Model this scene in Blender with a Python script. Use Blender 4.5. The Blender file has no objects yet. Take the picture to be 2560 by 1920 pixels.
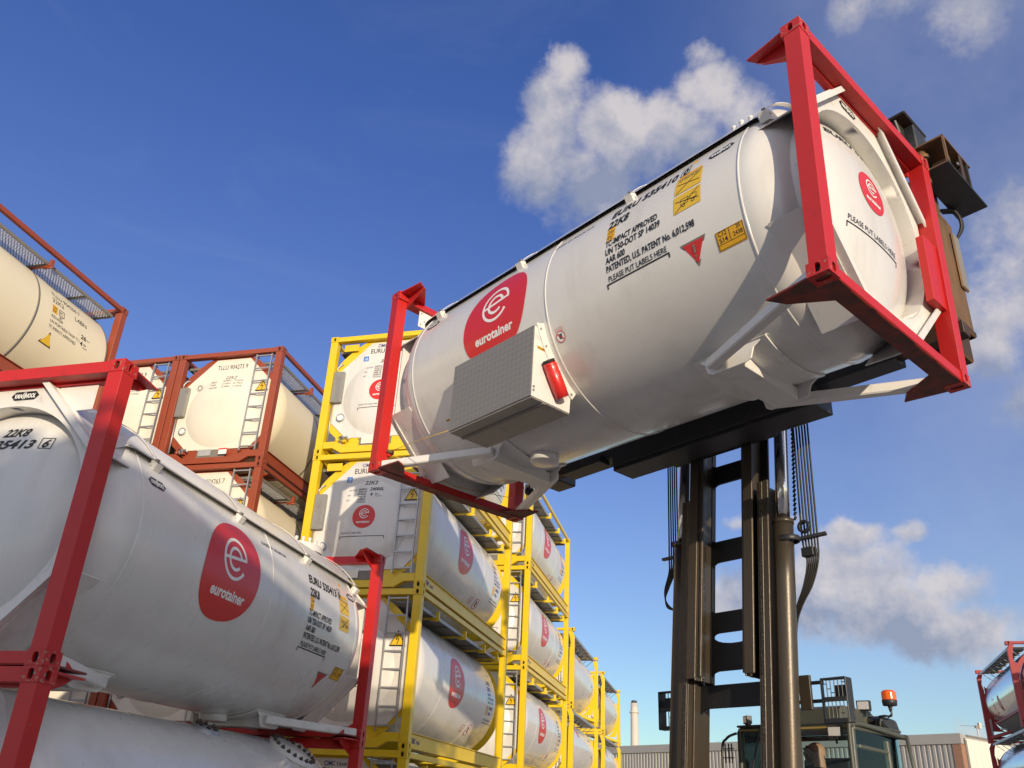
import bpy, bmesh, math, random
from math import radians as rad, sin, cos, pi, sqrt, atan2
from mathutils import Vector, Matrix
random.seed(7)
sc = bpy.context.scene
COL = sc.collection
# ------------------------------------------------------------ camera
PITCH, ROLL, CAMH = 0.428828, 0.0535728, 1.775
cp, sp, cr, sr = cos(PITCH), sin(PITCH), cos(ROLL), sin(ROLL)
r0 = Vector((1, 0, 0)); u0 = Vector((0, -sp, cp)); f0 = Vector((0, cp, sp))
rt = cr*r0 + sr*u0; up = -sr*r0 + cr*u0
cam_d = bpy.data.cameras.new('camera'); cam = bpy.data.objects.new('camera', cam_d); COL.objects.link(cam)
M = Matrix.Identity(4)
for i in range(3):
    M[i][0] = rt[i]; M[i][1] = up[i]; M[i][2] = -f0[i]
M[0][3], M[1][3], M[2][3] = 0, 0, CAMH
cam.matrix_world = M
cam_d.sensor_width = 36; cam_d.lens = 2062.336/2560*36
cam_d.shift_x = 18.58/2560; cam_d.shift_y = 127.49/2560
cam_d.clip_end = 3000; cam_d.clip_start = .05
sc.camera = cam
sc.view_settings.view_transform = 'Standard'; sc.view_settings.look = 'None'
sc.view_settings.gamma = 1; sc.view_settings.exposure = 0.25
# ------------------------------------------------------------ sun + sky
SUN_AZ, SUN_EL = 287.0, 9.0     # math azimuth (from +X, counter-clockwise) of the direction to the sun
sun_d = bpy.data.lights.new('sun', 'SUN'); sun_d.energy = 3.6; sun_d.angle = rad(.53); sun_d.color = (1, .84, .62)
sun = bpy.data.objects.new('sun', sun_d); COL.objects.link(sun)
tos = Vector((cos(rad(SUN_AZ))*cos(rad(SUN_EL)), sin(rad(SUN_AZ))*cos(rad(SUN_EL)), sin(rad(SUN_EL))))
sun.rotation_euler = tos.to_track_quat('Z', 'Y').to_euler(); sun.location = tos*60

W = bpy.data.worlds.new('World'); sc.world = W; W.use_nodes = True
nt = W.node_tree; N = nt.nodes; L = nt.links
for n in list(N): N.remove(n)
def nd(t, **k):
    n = N.new(t)
    for a, b in k.items(): setattr(n, a, b)
    return n
def val(s, v):
    s.default_value = v
def mth(op, a, b=None, c=None, clamp=False):
    n = N.new('ShaderNodeMath'); n.operation = op; n.use_clamp = clamp
    for i, x in enumerate((a, b, c)):
        if x is None: continue
        if isinstance(x, (int, float)): n.inputs[i].default_value = x
        else: L.new(x, n.inputs[i])
    return n.outputs[0]
out = nd('ShaderNodeOutputWorld'); bg = nd('ShaderNodeBackground')
sky = nd('ShaderNodeTexSky'); sky.sky_type = 'NISHITA'; sky.sun_disc = False
sky.sun_elevation = rad(SUN_EL); sky.sun_rotation = rad(90-SUN_AZ)
sky.air_density = 1.0; sky.dust_density = .35; sky.ozone_density = 4.5
tc = nd('ShaderNodeTexCoord')
sep = nd('ShaderNodeSeparateXYZ'); L.new(tc.outputs['Generated'], sep.inputs[0])
AZ = mth('MULTIPLY', mth('ARCTAN2', sep.outputs[1], sep.outputs[0]), 180/pi)
EL = mth('MULTIPLY', mth('ARCSINE', sep.outputs[2]), 180/pi)
def noise(scale, detail, rough=.55, off=(0, 0, 0), dist=0, stretch=(1, 1, 1)):
    mp = nd('ShaderNodeMapping'); L.new(tc.outputs['Generated'], mp.inputs[0])
    mp.inputs['Location'].default_value = off; mp.inputs['Scale'].default_value = stretch
    n = nd('ShaderNodeTexNoise'); n.inputs['Scale'].default_value = scale; n.inputs['Detail'].default_value = detail
    n.inputs['Roughness'].default_value = rough; n.inputs['Distortion'].default_value = dist
    L.new(mp.outputs[0], n.inputs['Vector']); return n.outputs['Fac']
n1 = noise(7, 9, .6); n2 = noise(7, 9, .6, (-.018, .03, -.05)); n3 = noise(24, 10, .66); nw = noise(3.2, 6, .62, (3, 1, 2), 1.2, (1, 1, 3.2))
#CLOUDS: az, el, half width, half height, strength
CL = [
 (87.0, 45.6, 3.6, 3.2, 1.25), (86.3, 47.9, 2.4, 1.9, 1.1), (88.2, 42.4, 3.4, 3.2, 1.1), (81.0, 44.6, 5.0, 3.0, 1.3), (84.0, 41.6, 5.0, 3.4, 1.1), (73.2, 46.2, 3.6, 2.4, 1.25), (76.5, 44.2, 5.0, 3.0, 1.2), (70.0, 44.6, 3.2, 2.2, 1.0), (73.2, 48.6, 1.6, 1.2, .9), (86, 39.4, 3.4, 1.6, .6),
 (66.2, 14.8, 4.4, 2.7, 1.3), (69.4, 13.2, 5.4, 2.4, 1.25), (74.2, 13.8, 3.2, 1.9, 1.15), (65.0, 12.0, 6.4, 2.3, 1.3), (60.6, 11.0, 4.8, 2.1, 1.15), (66.4, 17.0, 2.3, 1.4, 1.1), (63.4, 17.2, 1.5, .9, .95), (73.4, 18.5, 1.7, .75, .95), (70.3, 18.4, 1.7, .8, .9), (61.5, 13.4, 3.0, 1.4, .8),
 (54.2, 30.4, 3.4, 2.6, .62), (52.4, 33.8, 3.0, 3.0, .5), (56.2, 27.8, 2.6, 1.6, .62), (52.6, 46.6, 3.6, 2.2, .55), (60.3, 48.9, 1.8, 1.1, .45), (56.6, 48.2, 2.4, 1.1, .38), (52, 24, 4, 3, .7),
 (74.6, 4.9, 1.2, .35, .8), (60.9, 5.7, 1.4, .7, .8), (76.7, 27, 1.0, .7, .35), (100, 9.5, 6, .6, .3),
]
wx = noise(4.5, 7, .62, (5, 2, 1)); wy = noise(4.5, 7, .62, (1, 7, 4)); wx2 = noise(16, 5, .6, (2, 2, 9)); wy2 = noise(16, 5, .6, (7, 1, 2))
AZ = mth('ADD', AZ, mth('ADD', mth('MULTIPLY', mth('SUBTRACT', wx, .5), 7.0), mth('MULTIPLY', mth('SUBTRACT', wx2, .5), 2.6)))
EL2 = mth('ADD', EL, mth('ADD', mth('MULTIPLY', mth('SUBTRACT', wy, .5), 5.0), mth('MULTIPLY', mth('SUBTRACT', wy2, .5), 2.2)))
acc = None; hts = None
for az, el, ra, re, st in CL:
    du = mth('DIVIDE', mth('SUBTRACT', AZ, az), ra); dv = mth('DIVIDE', mth('SUBTRACT', EL2, el), re)
    g = mth('MULTIPLY', mth('SUBTRACT', 1.0, mth('ADD', mth('MULTIPLY', du, du), mth('MULTIPLY', dv, dv))), st)
    h = mth('MULTIPLY', mth('MAXIMUM', g, 0), dv)
    acc = g if acc is None else mth('SMOOTH_MAX', acc, g, .15)
    hts = h if hts is None else mth('ADD', hts, h)
fb = mth('ADD', mth('MULTIPLY', mth('SUBTRACT', n1, .5), 2.2), mth('MULTIPLY', mth('SUBTRACT', n3, .5), 2.0))
dens = mth('ADD', mth('MAXIMUM', acc, -2.2), fb)
mr = nd('ShaderNodeMapRange', interpolation_type='SMOOTHSTEP'); L.new(dens, mr.inputs[0]); val(mr.inputs[1], -.15); val(mr.inputs[2], 1.15)
val(mr.inputs[3], 0); val(mr.inputs[4], .9)
lit = mth('ADD', mth('MULTIPLY', mth('SUBTRACT', n2, n1), 4.2), mth('ADD', .55, mth('MULTIPLY', hts, .62)), clamp=True)
ccol = nd('ShaderNodeMix', data_type='RGBA'); L.new(lit, ccol.inputs[0])
ccol.inputs[6].default_value = (1.9, 2.15, 2.9, 1); ccol.inputs[7].default_value = (4.5, 4.2, 4.2, 1)
wr = nd('ShaderNodeMapRange', interpolation_type='SMOOTHSTEP'); L.new(nw, wr.inputs[0]); val(wr.inputs[1], .5); val(wr.inputs[2], .86); val(wr.inputs[3], 0); val(wr.inputs[4], .05)
te = nd('ShaderNodeMapRange'); L.new(EL, te.inputs[0]); val(te.inputs[1], 6); val(te.inputs[2], 46); te = te.outputs[0]
skh = nd('ShaderNodeHueSaturation'); L.new(sky.outputs[0], skh.inputs['Color']); val(skh.inputs['Saturation'], 1.12); val(skh.inputs['Value'], 1.36)
ss = nd('ShaderNodeSeparateColor'); L.new(skh.outputs[0], ss.inputs[0])
skc = nd('ShaderNodeCombineColor')
L.new(mth('ADD', ss.outputs[0], mth('MULTIPLY', ss.outputs[2], mth('SUBTRACT', .2, mth('MULTIPLY', te, .11)))), skc.inputs[0])
L.new(mth('MULTIPLY', ss.outputs[1], mth('SUBTRACT', 1.1, mth('MULTIPLY', te, .17))), skc.inputs[1])
L.new(mth('MULTIPLY', ss.outputs[2], mth('ADD', .87, mth('MULTIPLY', te, .2))), skc.inputs[2])
hz = nd('ShaderNodeMapRange', interpolation_type='SMOOTHSTEP'); L.new(AZ, hz.inputs[0]); val(hz.inputs[1], 84); val(hz.inputs[2], 52); val(hz.inputs[3], 0); val(hz.inputs[4], .2)
hf = mth('MULTIPLY', hz.outputs[0], mth('MULTIPLY', n1, 1.7), clamp=True)
m0 = nd('ShaderNodeMix', data_type='RGBA'); L.new(mth('MAXIMUM', wr.outputs[0], hf), m0.inputs[0]); L.new(skc.outputs[0], m0.inputs[6]); m0.inputs[7].default_value = (4.2, 4.5, 5.2, 1)
m1 = nd('ShaderNodeMix', data_type='RGBA'); L.new(mr.outputs[0], m1.inputs[0]); L.new(m0.outputs[2], m1.inputs[6]); L.new(ccol.outputs[2], m1.inputs[7])
# unseen bright cloud, added behind the camera and overhead to fill the shade
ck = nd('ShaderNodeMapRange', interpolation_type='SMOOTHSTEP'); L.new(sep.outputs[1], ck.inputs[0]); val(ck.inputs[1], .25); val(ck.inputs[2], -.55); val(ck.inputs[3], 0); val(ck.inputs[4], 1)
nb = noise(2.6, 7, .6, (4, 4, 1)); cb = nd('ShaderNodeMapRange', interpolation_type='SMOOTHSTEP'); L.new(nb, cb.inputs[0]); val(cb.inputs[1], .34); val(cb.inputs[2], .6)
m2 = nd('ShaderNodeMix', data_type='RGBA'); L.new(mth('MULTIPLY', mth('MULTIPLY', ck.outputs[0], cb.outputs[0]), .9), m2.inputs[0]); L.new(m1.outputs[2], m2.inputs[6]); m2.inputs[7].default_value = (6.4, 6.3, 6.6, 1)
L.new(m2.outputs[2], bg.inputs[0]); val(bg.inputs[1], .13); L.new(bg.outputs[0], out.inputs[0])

# ------------------------------------------------------------ materials
def mat(name, rgb, rough=.4, metal=0, coat=0, dirt=.25, dirtcol=(.16, .13, .1), scale=2.5, bump=.05, bscale=60, spec=.5, streak=False, dlo=.52, dhi=.75, trans=0, alpha=1, emit=None, var=.08, stain=None):
    m = bpy.data.materials.new(name); m.use_nodes = True
    t = m.node_tree; b = t.nodes['Principled BSDF']
    def a(ty, **k):
        n = t.nodes.new(ty)
        for x, y in k.items(): setattr(n, x, y)
        return n
    g = a('ShaderNodeNewGeometry')
    mp = a('ShaderNodeMapping'); t.links.new(g.outputs['Position'], mp.inputs[0])
    if streak: mp.inputs['Scale'].default_value = (1, 1, .18)
    n = a('ShaderNodeTexNoise'); n.inputs['Scale'].default_value = scale; n.inputs['Detail'].default_value = 8; n.inputs['Roughness'].default_value = .65
    t.links.new(mp.outputs[0], n.inputs['Vector'])
    r = a('ShaderNodeMapRange', interpolation_type='SMOOTHSTEP'); t.links.new(n.outputs['Fac'], r.inputs[0])
    r.inputs[1].default_value = dlo; r.inputs[2].default_value = dhi; r.inputs[4].default_value = dirt
    nn = a('ShaderNodeTexNoise'); nn.inputs['Scale'].default_value = .9; nn.inputs['Detail'].default_value = 4; t.links.new(g.outputs['Position'], nn.inputs['Vector'])
    mv = a('ShaderNodeMix', data_type='RGBA'); t.links.new(nn.outputs['Fac'], mv.inputs[0])
    mv.inputs[6].default_value = (*[c*(1-var) for c in rgb], 1); mv.inputs[7].default_value = (*[min(1, c*(1+var)) for c in rgb], 1)
    mx = a('ShaderNodeMix', data_type='RGBA'); t.links.new(r.outputs[0], mx.inputs[0]); t.links.new(mv.outputs[2], mx.inputs[6]); mx.inputs[7].default_value = (*dirtcol, 1)
    last = mx.outputs[2]
    if stain:
        sn = a('ShaderNodeTexNoise'); sn.inputs['Scale'].default_value = stain[0]; sn.inputs['Detail'].default_value = 5; t.links.new(g.outputs['Position'], sn.inputs['Vector'])
        s2 = a('ShaderNodeMapRange'); t.links.new(sn.outputs['Fac'], s2.inputs[0]); s2.inputs[1].default_value = stain[1]; s2.inputs[2].default_value = stain[1]+.03
        m3 = a('ShaderNodeMix', data_type='RGBA'); t.links.new(s2.outputs[0], m3.inputs[0]); t.links.new(last, m3.inputs[6]); m3.inputs[7].default_value = (*stain[2], 1); last = m3.outputs[2]
    t.links.new(last, b.inputs['Base Color'])
    rr = a('ShaderNodeMapRange'); t.links.new(n.outputs['Fac'], rr.inputs[0]); rr.inputs[3].default_value = max(.02, rough-.08); rr.inputs[4].default_value = min(1, rough+.14)
    t.links.new(rr.outputs[0], b.inputs['Roughness'])
    b.inputs['Metallic'].default_value = metal; b.inputs['Coat Weight'].default_value = coat; b.inputs['Coat Roughness'].default_value = .12
    b.inputs['Specular IOR Level'].default_value = spec
    if trans: b.inputs['Transmission Weight'].default_value = trans
    if emit: b.inputs['Emission Color'].default_value = (*emit[0], 1); b.inputs['Emission Strength'].default_value = emit[1]
    if bump:
        bn = a('ShaderNodeTexNoise'); bn.inputs['Scale'].default_value = bscale; bn.inputs['Detail'].default_value = 5; t.links.new(g.outputs['Position'], bn.inputs['Vector'])
        bb = a('ShaderNodeBump'); bb.inputs['Strength'].default_value = bump; bb.inputs['Distance'].default_value = .01; t.links.new(bn.outputs['Fac'], bb.inputs['Height'])
        t.links.new(bb.outputs[0], b.inputs['Normal'])
    return m
MW = mat('white_tank_paint', (.7, .685, .65), .26, coat=.5, dirt=.42, dirtcol=(.4, .36, .31), streak=True, bump=.035, bscale=14, scale=2.2, dlo=.47, dhi=.8, stain=(70, .765, (.33, .3, .25)))
MWF = mat('white_frame_paint', (.73, .71, .67), .35, coat=.15, dirt=.4, dirtcol=(.3, .27, .22), scale=5)
MCR = mat('cream_tank_paint', (.76, .68, .5), .4, coat=.1, dirt=.25, dirtcol=(.5, .42, .3), streak=True, bump=.02, bscale=10, scale=1.5)
MCW = mat('ivory_cladding', (.77, .73, .62), .35, coat=.2, dirt=.2, dirtcol=(.5, .45, .36), scale=2, bump=.02, bscale=12)
MR = mat('red_paint', (.5, .014, .012), .42, coat=.05, dirt=.35, dirtcol=(.2, .02, .02), scale=7, stain=(26, .73, (.3, .16, .08)))
MRU = mat('dark_red_underside', (.2, .035, .025), .6, dirt=.8, dirtcol=(.07, .035, .025), scale=6, dlo=.4, dhi=.6)  # darker, blotchy red for the bottom plates and beam undersides
MY = mat('yellow_paint', (.76, .53, .012), .36, coat=.2, dirt=.3, dirtcol=(.45, .3, .03), scale=5, stain=(30, .76, (.3, .1, .03)))
MB_ = mat('brown_oxide_paint', (.3, .06, .025), .42, coat=.1, dirt=.45, dirtcol=(.15, .035, .02), scale=6, stain=(30, .76, (.35, .2, .12)))
MG = mat('galvanised_steel', (.42, .43, .45), .42, metal=.6, dirt=.3, scale=8)
MGD = mat('walkway_sheet', (.24, .225, .2), .55, metal=.25, dirt=.4, scale=5)
MBK = mat('black_lettering', (.012, .012, .016), .5, bump=0, dirt=0)
MNV = mat('navy_lettering', (.02, .03, .2), .5, bump=0, dirt=0)
MLW = mat('white_lettering', (.8, .8, .78), .4, bump=0, dirt=0)
MLR = mat('red_sticker', (.62, .02, .016), .35, coat=.3, bump=0, dirt=.06, dirtcol=(.4, .01, .02))
MLY = mat('yellow_sticker', (.74, .47, .02), .4, coat=.2, bump=0, dirt=.1)
MLO = mat('orange_plate', (.75, .4, .012), .4, bump=0, dirt=.1)
MLB = mat('blue_sticker', (.04, .2, .6), .4, bump=0, dirt=0)
MHOLE = mat('dark_hole', (.012, .009, .008), .9, bump=0, dirt=.3)
MSEAL = mat('black_seal', (.02, .018, .016), .7, dirt=.2)
MMST = mat('mast_steel', (.07, .058, .043), .34, metal=.35, dirt=.6, dirtcol=(.095, .062, .038), scale=6, bump=.12, bscale=40, streak=True, dlo=.42, dhi=.7, stain=(22, .74, (.3, .22, .13)))
MMSD = mat('mast_crossmember', (.014, .014, .015), .5, metal=.2, dirt=.3, dirtcol=(.05, .04, .03), scale=5, bump=.08)
MGRS = mat('greasy_track', (.16, .14, .11), .12, metal=.7, dirt=.7, dirtcol=(.02, .018, .015), scale=60, bump=.6, bscale=120, dlo=.4, dhi=.55)
MCHR = mat('chrome_rod', (.75, .75, .75), .08, metal=1, dirt=.05, bump=0)
MRC = mat('chipped_red_paint', (.48, .014, .012), .45, coat=.05, dirt=.5, dirtcol=(.16, .02, .018), scale=14, stain=(34, .6, (.33, .2, .12)), bump=.25, bscale=50)
MYC = mat('chipped_yellow_paint', (.72, .5, .012), .42, dirt=.5, dirtcol=(.4, .24, .03), scale=14, stain=(36, .63, (.22, .09, .035)), bump=.2, bscale=50)
MBC = mat('chipped_brown_paint', (.28, .058, .025), .45, dirt=.5, dirtcol=(.14, .035, .02), scale=14, stain=(36, .65, (.4, .25, .16)), bump=.2, bscale=50)
MRST = mat('rusty_steel', (.2, .1, .035), .62, metal=.15, dirt=.8, dirtcol=(.09, .06, .035), scale=4, bump=.15, bscale=35, streak=True, dlo=.4, dhi=.65)
MRSD = mat('dark_rusty_steel', (.06, .03, .016), .6, metal=.2, dirt=.6, dirtcol=(.14, .07, .03), scale=5, bump=.12)
MBLK = mat('black_steel', (.022, .024, .027), .42, dirt=.5, dirtcol=(.1, .07, .04), scale=6, bump=.08)
MRUB = mat('hose_rubber', (.02, .018, .016), .55, dirt=.5, dirtcol=(.09, .07, .045), scale=10)
MCAB = mat('cab_paint', (.07, .075, .06), .45, dirt=.5, dirtcol=(.13, .12, .08), scale=6, bump=.06)
MCBY = mat('cab_trim_brass', (.35, .24, .06), .5, dirt=.4, scale=6)
MAMB = mat('amber_lens', (.72, .1, .004), .15, coat=.6, dirt=0, bump=0, emit=((1, .16, .005), .12))
MLMP = mat('lamp_glass', (.75, .73, .7), .12, coat=.5, metal=.4, dirt=.15, bump=.5, bscale=90)
MSK = mat('skin', (.5, .25, .17), .5, dirt=.15, dirtcol=(.35, .13, .09), scale=14, bump=.05, bscale=160)
MSHV = mat('stubble', (.2, .12, .09), .6, dirt=.4, dirtcol=(.1, .06, .05), scale=40, bump=.15, bscale=200)
MJK = mat('dark_jacket', (.02, .022, .03), .8, dirt=.2, bump=.2, bscale=40)
MSTL = mat('polished_steel', (.62, .63, .65), .13, metal=1, dirt=.12, dirtcol=(.3, .28, .25), streak=True, bump=.02, bscale=9)
MHR = mat('faded_red_paint', (.33, .03, .03), .5, dirt=.4, dirtcol=(.14, .02, .03), scale=6)
MCLD = mat('grey_wall_sheet', (.36, .34, .31), .5, dirt=.25, dirtcol=(.22, .2, .18), scale=.7, streak=True, bump=0)
MCLW = mat('white_wall_panel', (.72, .67, .57), .5, dirt=.2, dirtcol=(.5, .45, .36), scale=.6, streak=True, bump=0)
MCON = mat('chimney_concrete', (.58, .52, .45), .8, dirt=.35, dirtcol=(.35, .3, .25), scale=.5, streak=True, bump=.1, bscale=3)
MFOL = mat('foliage', (.03, .05, .02), .8, dirt=.5, dirtcol=(.06, .08, .03), scale=1.5)
MBARK = mat('bark', (.08, .05, .03), .9)
MPLS = mat('clear_film', (.7, .72, .74), .2, trans=.5, dirt=.1, bump=.8, bscale=12)
MALU = mat('aluminium_box', (.34, .325, .3), .45, metal=.45, dirt=.4, scale=9)
MGRY = mat('grey_recess', (.2, .185, .165), .6, dirt=.3)

def glass_mat():
    m = bpy.data.materials.new('tinted_glass'); m.use_nodes = True; t = m.node_tree; b = t.nodes['Principled BSDF']
    t.nodes.remove(b); o = t.nodes['Material Output']
    tr = t.nodes.new('ShaderNodeBsdfTransparent'); tr.inputs[0].default_value = (.88, .95, .94, 1)
    gl = t.nodes.new('ShaderNodeBsdfGlossy'); gl.inputs['Roughness'].default_value = .02; gl.inputs[0].default_value = (.85, .95, 1, 1)
    fr = t.nodes.new('ShaderNodeFresnel'); fr.inputs[0].default_value = 1.4
    mx = t.nodes.new('ShaderNodeMixShader'); t.links.new(fr.outputs[0], mx.inputs[0]); t.links.new(tr.outputs[0], mx.inputs[1]); t.links.new(gl.outputs[0], mx.inputs[2]); t.links.new(mx.outputs[0], o.inputs[0])
    return m
MGL = glass_mat()
def tread_mat():
    m = mat('tread_plate', (.4, .385, .355), .38, metal=.55, dirt=.25, scale=7, bump=0)
    t = m.node_tree; b = t.nodes['Principled BSDF']
    tcn = t.nodes.new('ShaderNodeTexCoord')
    def wave(rz):
        mp = t.nodes.new('ShaderNodeMapping'); mp.inputs['Rotation'].default_value = (0, rz, 0); t.links.new(tcn.outputs['Object'], mp.inputs[0])
        w = t.nodes.new('ShaderNodeTexWave'); w.bands_direction = 'X'; w.inputs['Scale'].default_value = 22; w.inputs['Distortion'].default_value = 0
        t.links.new(mp.outputs[0], w.inputs[0]); return w.outputs['Fac']
    mp = t.nodes.new('ShaderNodeMapping'); mp.inputs['Rotation'].default_value = (0, rad(45), 0); t.links.new(tcn.outputs['Object'], mp.inputs[0])
    ch = t.nodes.new('ShaderNodeTexChecker'); ch.inputs['Scale'].default_value = 21; t.links.new(mp.outputs[0], ch.inputs['Vector'])
    mx = t.nodes.new('ShaderNodeMix'); mx.data_type = 'FLOAT'; t.links.new(ch.outputs['Fac'], mx.inputs[0]); t.links.new(wave(rad(45)), mx.inputs[2]); t.links.new(wave(rad(-45)), mx.inputs[3])
    bp = t.nodes.new('ShaderNodeBump'); bp.inputs['Strength'].default_value = 1.0; bp.inputs['Distance'].default_value = .012
    t.links.new(mx.outputs[0], bp.inputs['Height']); t.links.new(bp.outputs[0], b.inputs['Normal'])
    cm = t.nodes.new('ShaderNodeMix'); cm.data_type = 'RGBA'; t.links.new(ch.outputs['Fac'], cm.inputs[0]); cm.inputs[6].default_value = (.4, .39, .36, 1); cm.inputs[7].default_value = (.47, .455, .42, 1); t.links.new(cm.outputs[2], b.inputs['Base Color'])
    return m
MTR = tread_mat()
def ground_mat():
    m = mat('yard_concrete', (.36, .32, .27), .8, dirt=.6, dirtcol=(.22, .2, .17), scale=.35, bump=.3, bscale=8); return m
MGND = ground_mat()
def brick_mat():
    m = mat('brick', (.3, .14, .08), .8, bump=0); t = m.node_tree; b = t.nodes['Principled BSDF']
    br = t.nodes.new('ShaderNodeTexBrick'); br.inputs['Scale'].default_value = 4; br.inputs[1].default_value = (.33, .15, .08, 1); br.inputs[2].default_value = (.25, .11, .06, 1); br.inputs[3].default_value = (.35, .28, .22, 1)
    tcn = t.nodes.new('ShaderNodeTexCoord'); mp = t.nodes.new('ShaderNodeMapping'); mp.inputs['Rotation'].default_value = (rad(90), 0, 0)
    t.links.new(tcn.outputs['Object'], mp.inputs[0]); t.links.new(mp.outputs[0], br.inputs[0]); t.links.new(br.outputs[0], b.inputs['Base Color']); return m
MBRK = brick_mat()

# ------------------------------------------------------------ mesh builder
class MB:
    def __init__(s): s.V = []; s.F = []; s.M = []; s.S = []; s.mats = []
    def clusters(s, margin):
        # groups of faces whose connected pieces lie within margin of each other
        par = list(range(len(s.V)))
        def fd(i):
            while par[i] != i: par[i] = par[par[i]]; i = par[i]
            return i
        for f in s.F:
            a = fd(f[0])
            for j in f[1:]: par[fd(j)] = a
        bx = {}
        for i, v in enumerate(s.V):
            r = fd(i); b = bx.get(r)
            if b is None: bx[r] = [v.x, v.y, v.z, v.x, v.y, v.z]
            else: b[0] = min(b[0], v.x); b[1] = min(b[1], v.y); b[2] = min(b[2], v.z); b[3] = max(b[3], v.x); b[4] = max(b[4], v.y); b[5] = max(b[5], v.z)
        ks = list(bx); lab = {k: k for k in ks}; boxes = [(bx[k], {k}) for k in ks]
        ch = True
        while ch:
            ch = False; outb = []
            for b, st in boxes:
                for o in outb:
                    c = o[0]
                    if all(b[q] <= c[q+3]+margin and c[q] <= b[q+3]+margin for q in range(3)):
                        for q in range(3): c[q] = min(c[q], b[q]); c[q+3] = max(c[q+3], b[q+3])
                        o[1].update(st); ch = True; break
                else: outb.append((list(b), set(st)))
            boxes = outb
        res = []
        for b, st in boxes:
            g = MB(); g.mats = s.mats; mp = {}
            for f, m, sm in zip(s.F, s.M, s.S):
                if fd(f[0]) in st:
                    for i in f:
                        if i not in mp: mp[i] = len(g.V); g.V.append(s.V[i])
                    g.F.append([mp[i] for i in f]); g.M.append(m); g.S.append(sm)
            if g.F: res.append(g)
        return res
    def mi(s, m):
        if m not in s.mats: s.mats.append(m)
        return s.mats.index(m)
    def add(s, vs, fs, m, smooth=False, T=None):
        o = len(s.V); k = s.mi(m)
        for v in vs:
            v = Vector(v)
            if T is not None: v = T @ v if isinstance(T, Matrix) else Vector(T(v))
            s.V.append(v)
        for f in fs: s.F.append([i+o for i in f]); s.M.append(k); s.S.append(smooth)
    def box(s, x0, x1, y0, y1, z0, z1, m, T=None):
        if x0 > x1: x0, x1 = x1, x0
        if y0 > y1: y0, y1 = y1, y0
        if z0 > z1: z0, z1 = z1, z0
        vs = [(x0, y0, z0), (x1, y0, z0), (x1, y1, z0), (x0, y1, z0), (x0, y0, z1), (x1, y0, z1), (x1, y1, z1), (x0, y1, z1)]
        s.add(vs, [(0, 3, 2, 1), (4, 5, 6, 7), (0, 1, 5, 4), (1, 2, 6, 5), (2, 3, 7, 6), (3, 0, 4, 7)], m, T=T)
    def beam(s, a, b, w, h, m, upv=(0, 0, 1), T=None):
        a = Vector(a); b = Vector(b); d = (b-a); l = d.length; d.normalize(); u = Vector(upv); x = d.cross(u).normalized(); u = x.cross(d)
        R = Matrix((( d.x, x.x, u.x, a.x), (d.y, x.y, u.y, a.y), (d.z, x.z, u.z, a.z), (0, 0, 0, 1)))
        if T is not None and isinstance(T, Matrix): R = T @ R
        s.box(0, l, -w/2, w/2, -h/2, h/2, m, T=(R if not callable(T) or isinstance(T, Matrix) else (lambda v: T(R @ v))))
    def prism(s, poly, a0, a1, m, ax='x', smooth=False, T=None):
        # polygon in the plane normal to ax: ax x ->(y,z), y ->(x,z), z ->(x,y)
        def P(p, t):
            return {'x': (t, p[0], p[1]), 'y': (p[0], t, p[1]), 'z': (p[0], p[1], t)}[ax]
        n = len(poly); vs = [P(p, a0) for p in poly]+[P(p, a1) for p in poly]
        s.add(vs, [list(range(n))[::-1], list(range(n, 2*n))]+[(i, (i+1) % n, n+(i+1) % n, n+i) for i in range(n)], m, smooth, T)
    def tube(s, pts, r, m, seg=8, caps=True, T=None):
        pts = [Vector(p) for p in pts]; n = len(pts); vs = []; fs = []
        d0 = (pts[1]-pts[0]).normalized(); ref = Vector((0, 0, 1)) if abs(d0.z) < .9 else Vector((1, 0, 0))
        x = d0.cross(ref).normalized()
        for i, p in enumerate(pts):
            d = (pts[min(i+1, n-1)]-pts[max(i-1, 0)]).normalized(); x = (x-d*x.dot(d)).normalized(); y = d.cross(x)
            rr = r[i] if isinstance(r, (list, tuple)) else r
            for k in range(seg):
                a = 2*pi*k/seg; vs.append(p+rr*(cos(a)*x+sin(a)*y))
        for i in range(n-1):
            for k in range(seg): fs.append((i*seg+k, i*seg+(k+1) % seg, (i+1)*seg+(k+1) % seg, (i+1)*seg+k))
        s.add(vs, fs, m, True, T)
        if caps:
            s.add(vs[:seg], [list(range(seg))[::-1]], m, False, T); s.add(vs[-seg:], [list(range(seg))], m, False, T)
    def lathe(s, prof, m, cy=0, cz=0, seg=96, a0=0, a1=360, ax='x', smooth=True, T=None):
        # prof: (axial, radius); angle 0 = +y, 90 = +z
        full = abs(a1-a0) >= 360; ns = seg if full else seg+1; vs = []; fs = []
        for (t, r) in prof:
            for k in range(ns):
                a = rad(a0+(a1-a0)*k/seg); c, q = cos(a)*r, sin(a)*r
                vs.append((t, cy+c, cz+q) if ax == 'x' else (cy+c, cz+q, t) if ax == 'z' else (cy+c, t, cz+q))
        for i in range(len(prof)-1):
            for k in range(seg):
                k2 = (k+1) % ns if full else k+1
                fs.append((i*ns+k, (i+1)*ns+k, (i+1)*ns+k2, i*ns+k2))
        s.add(vs, fs, m, smooth, T)
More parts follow.
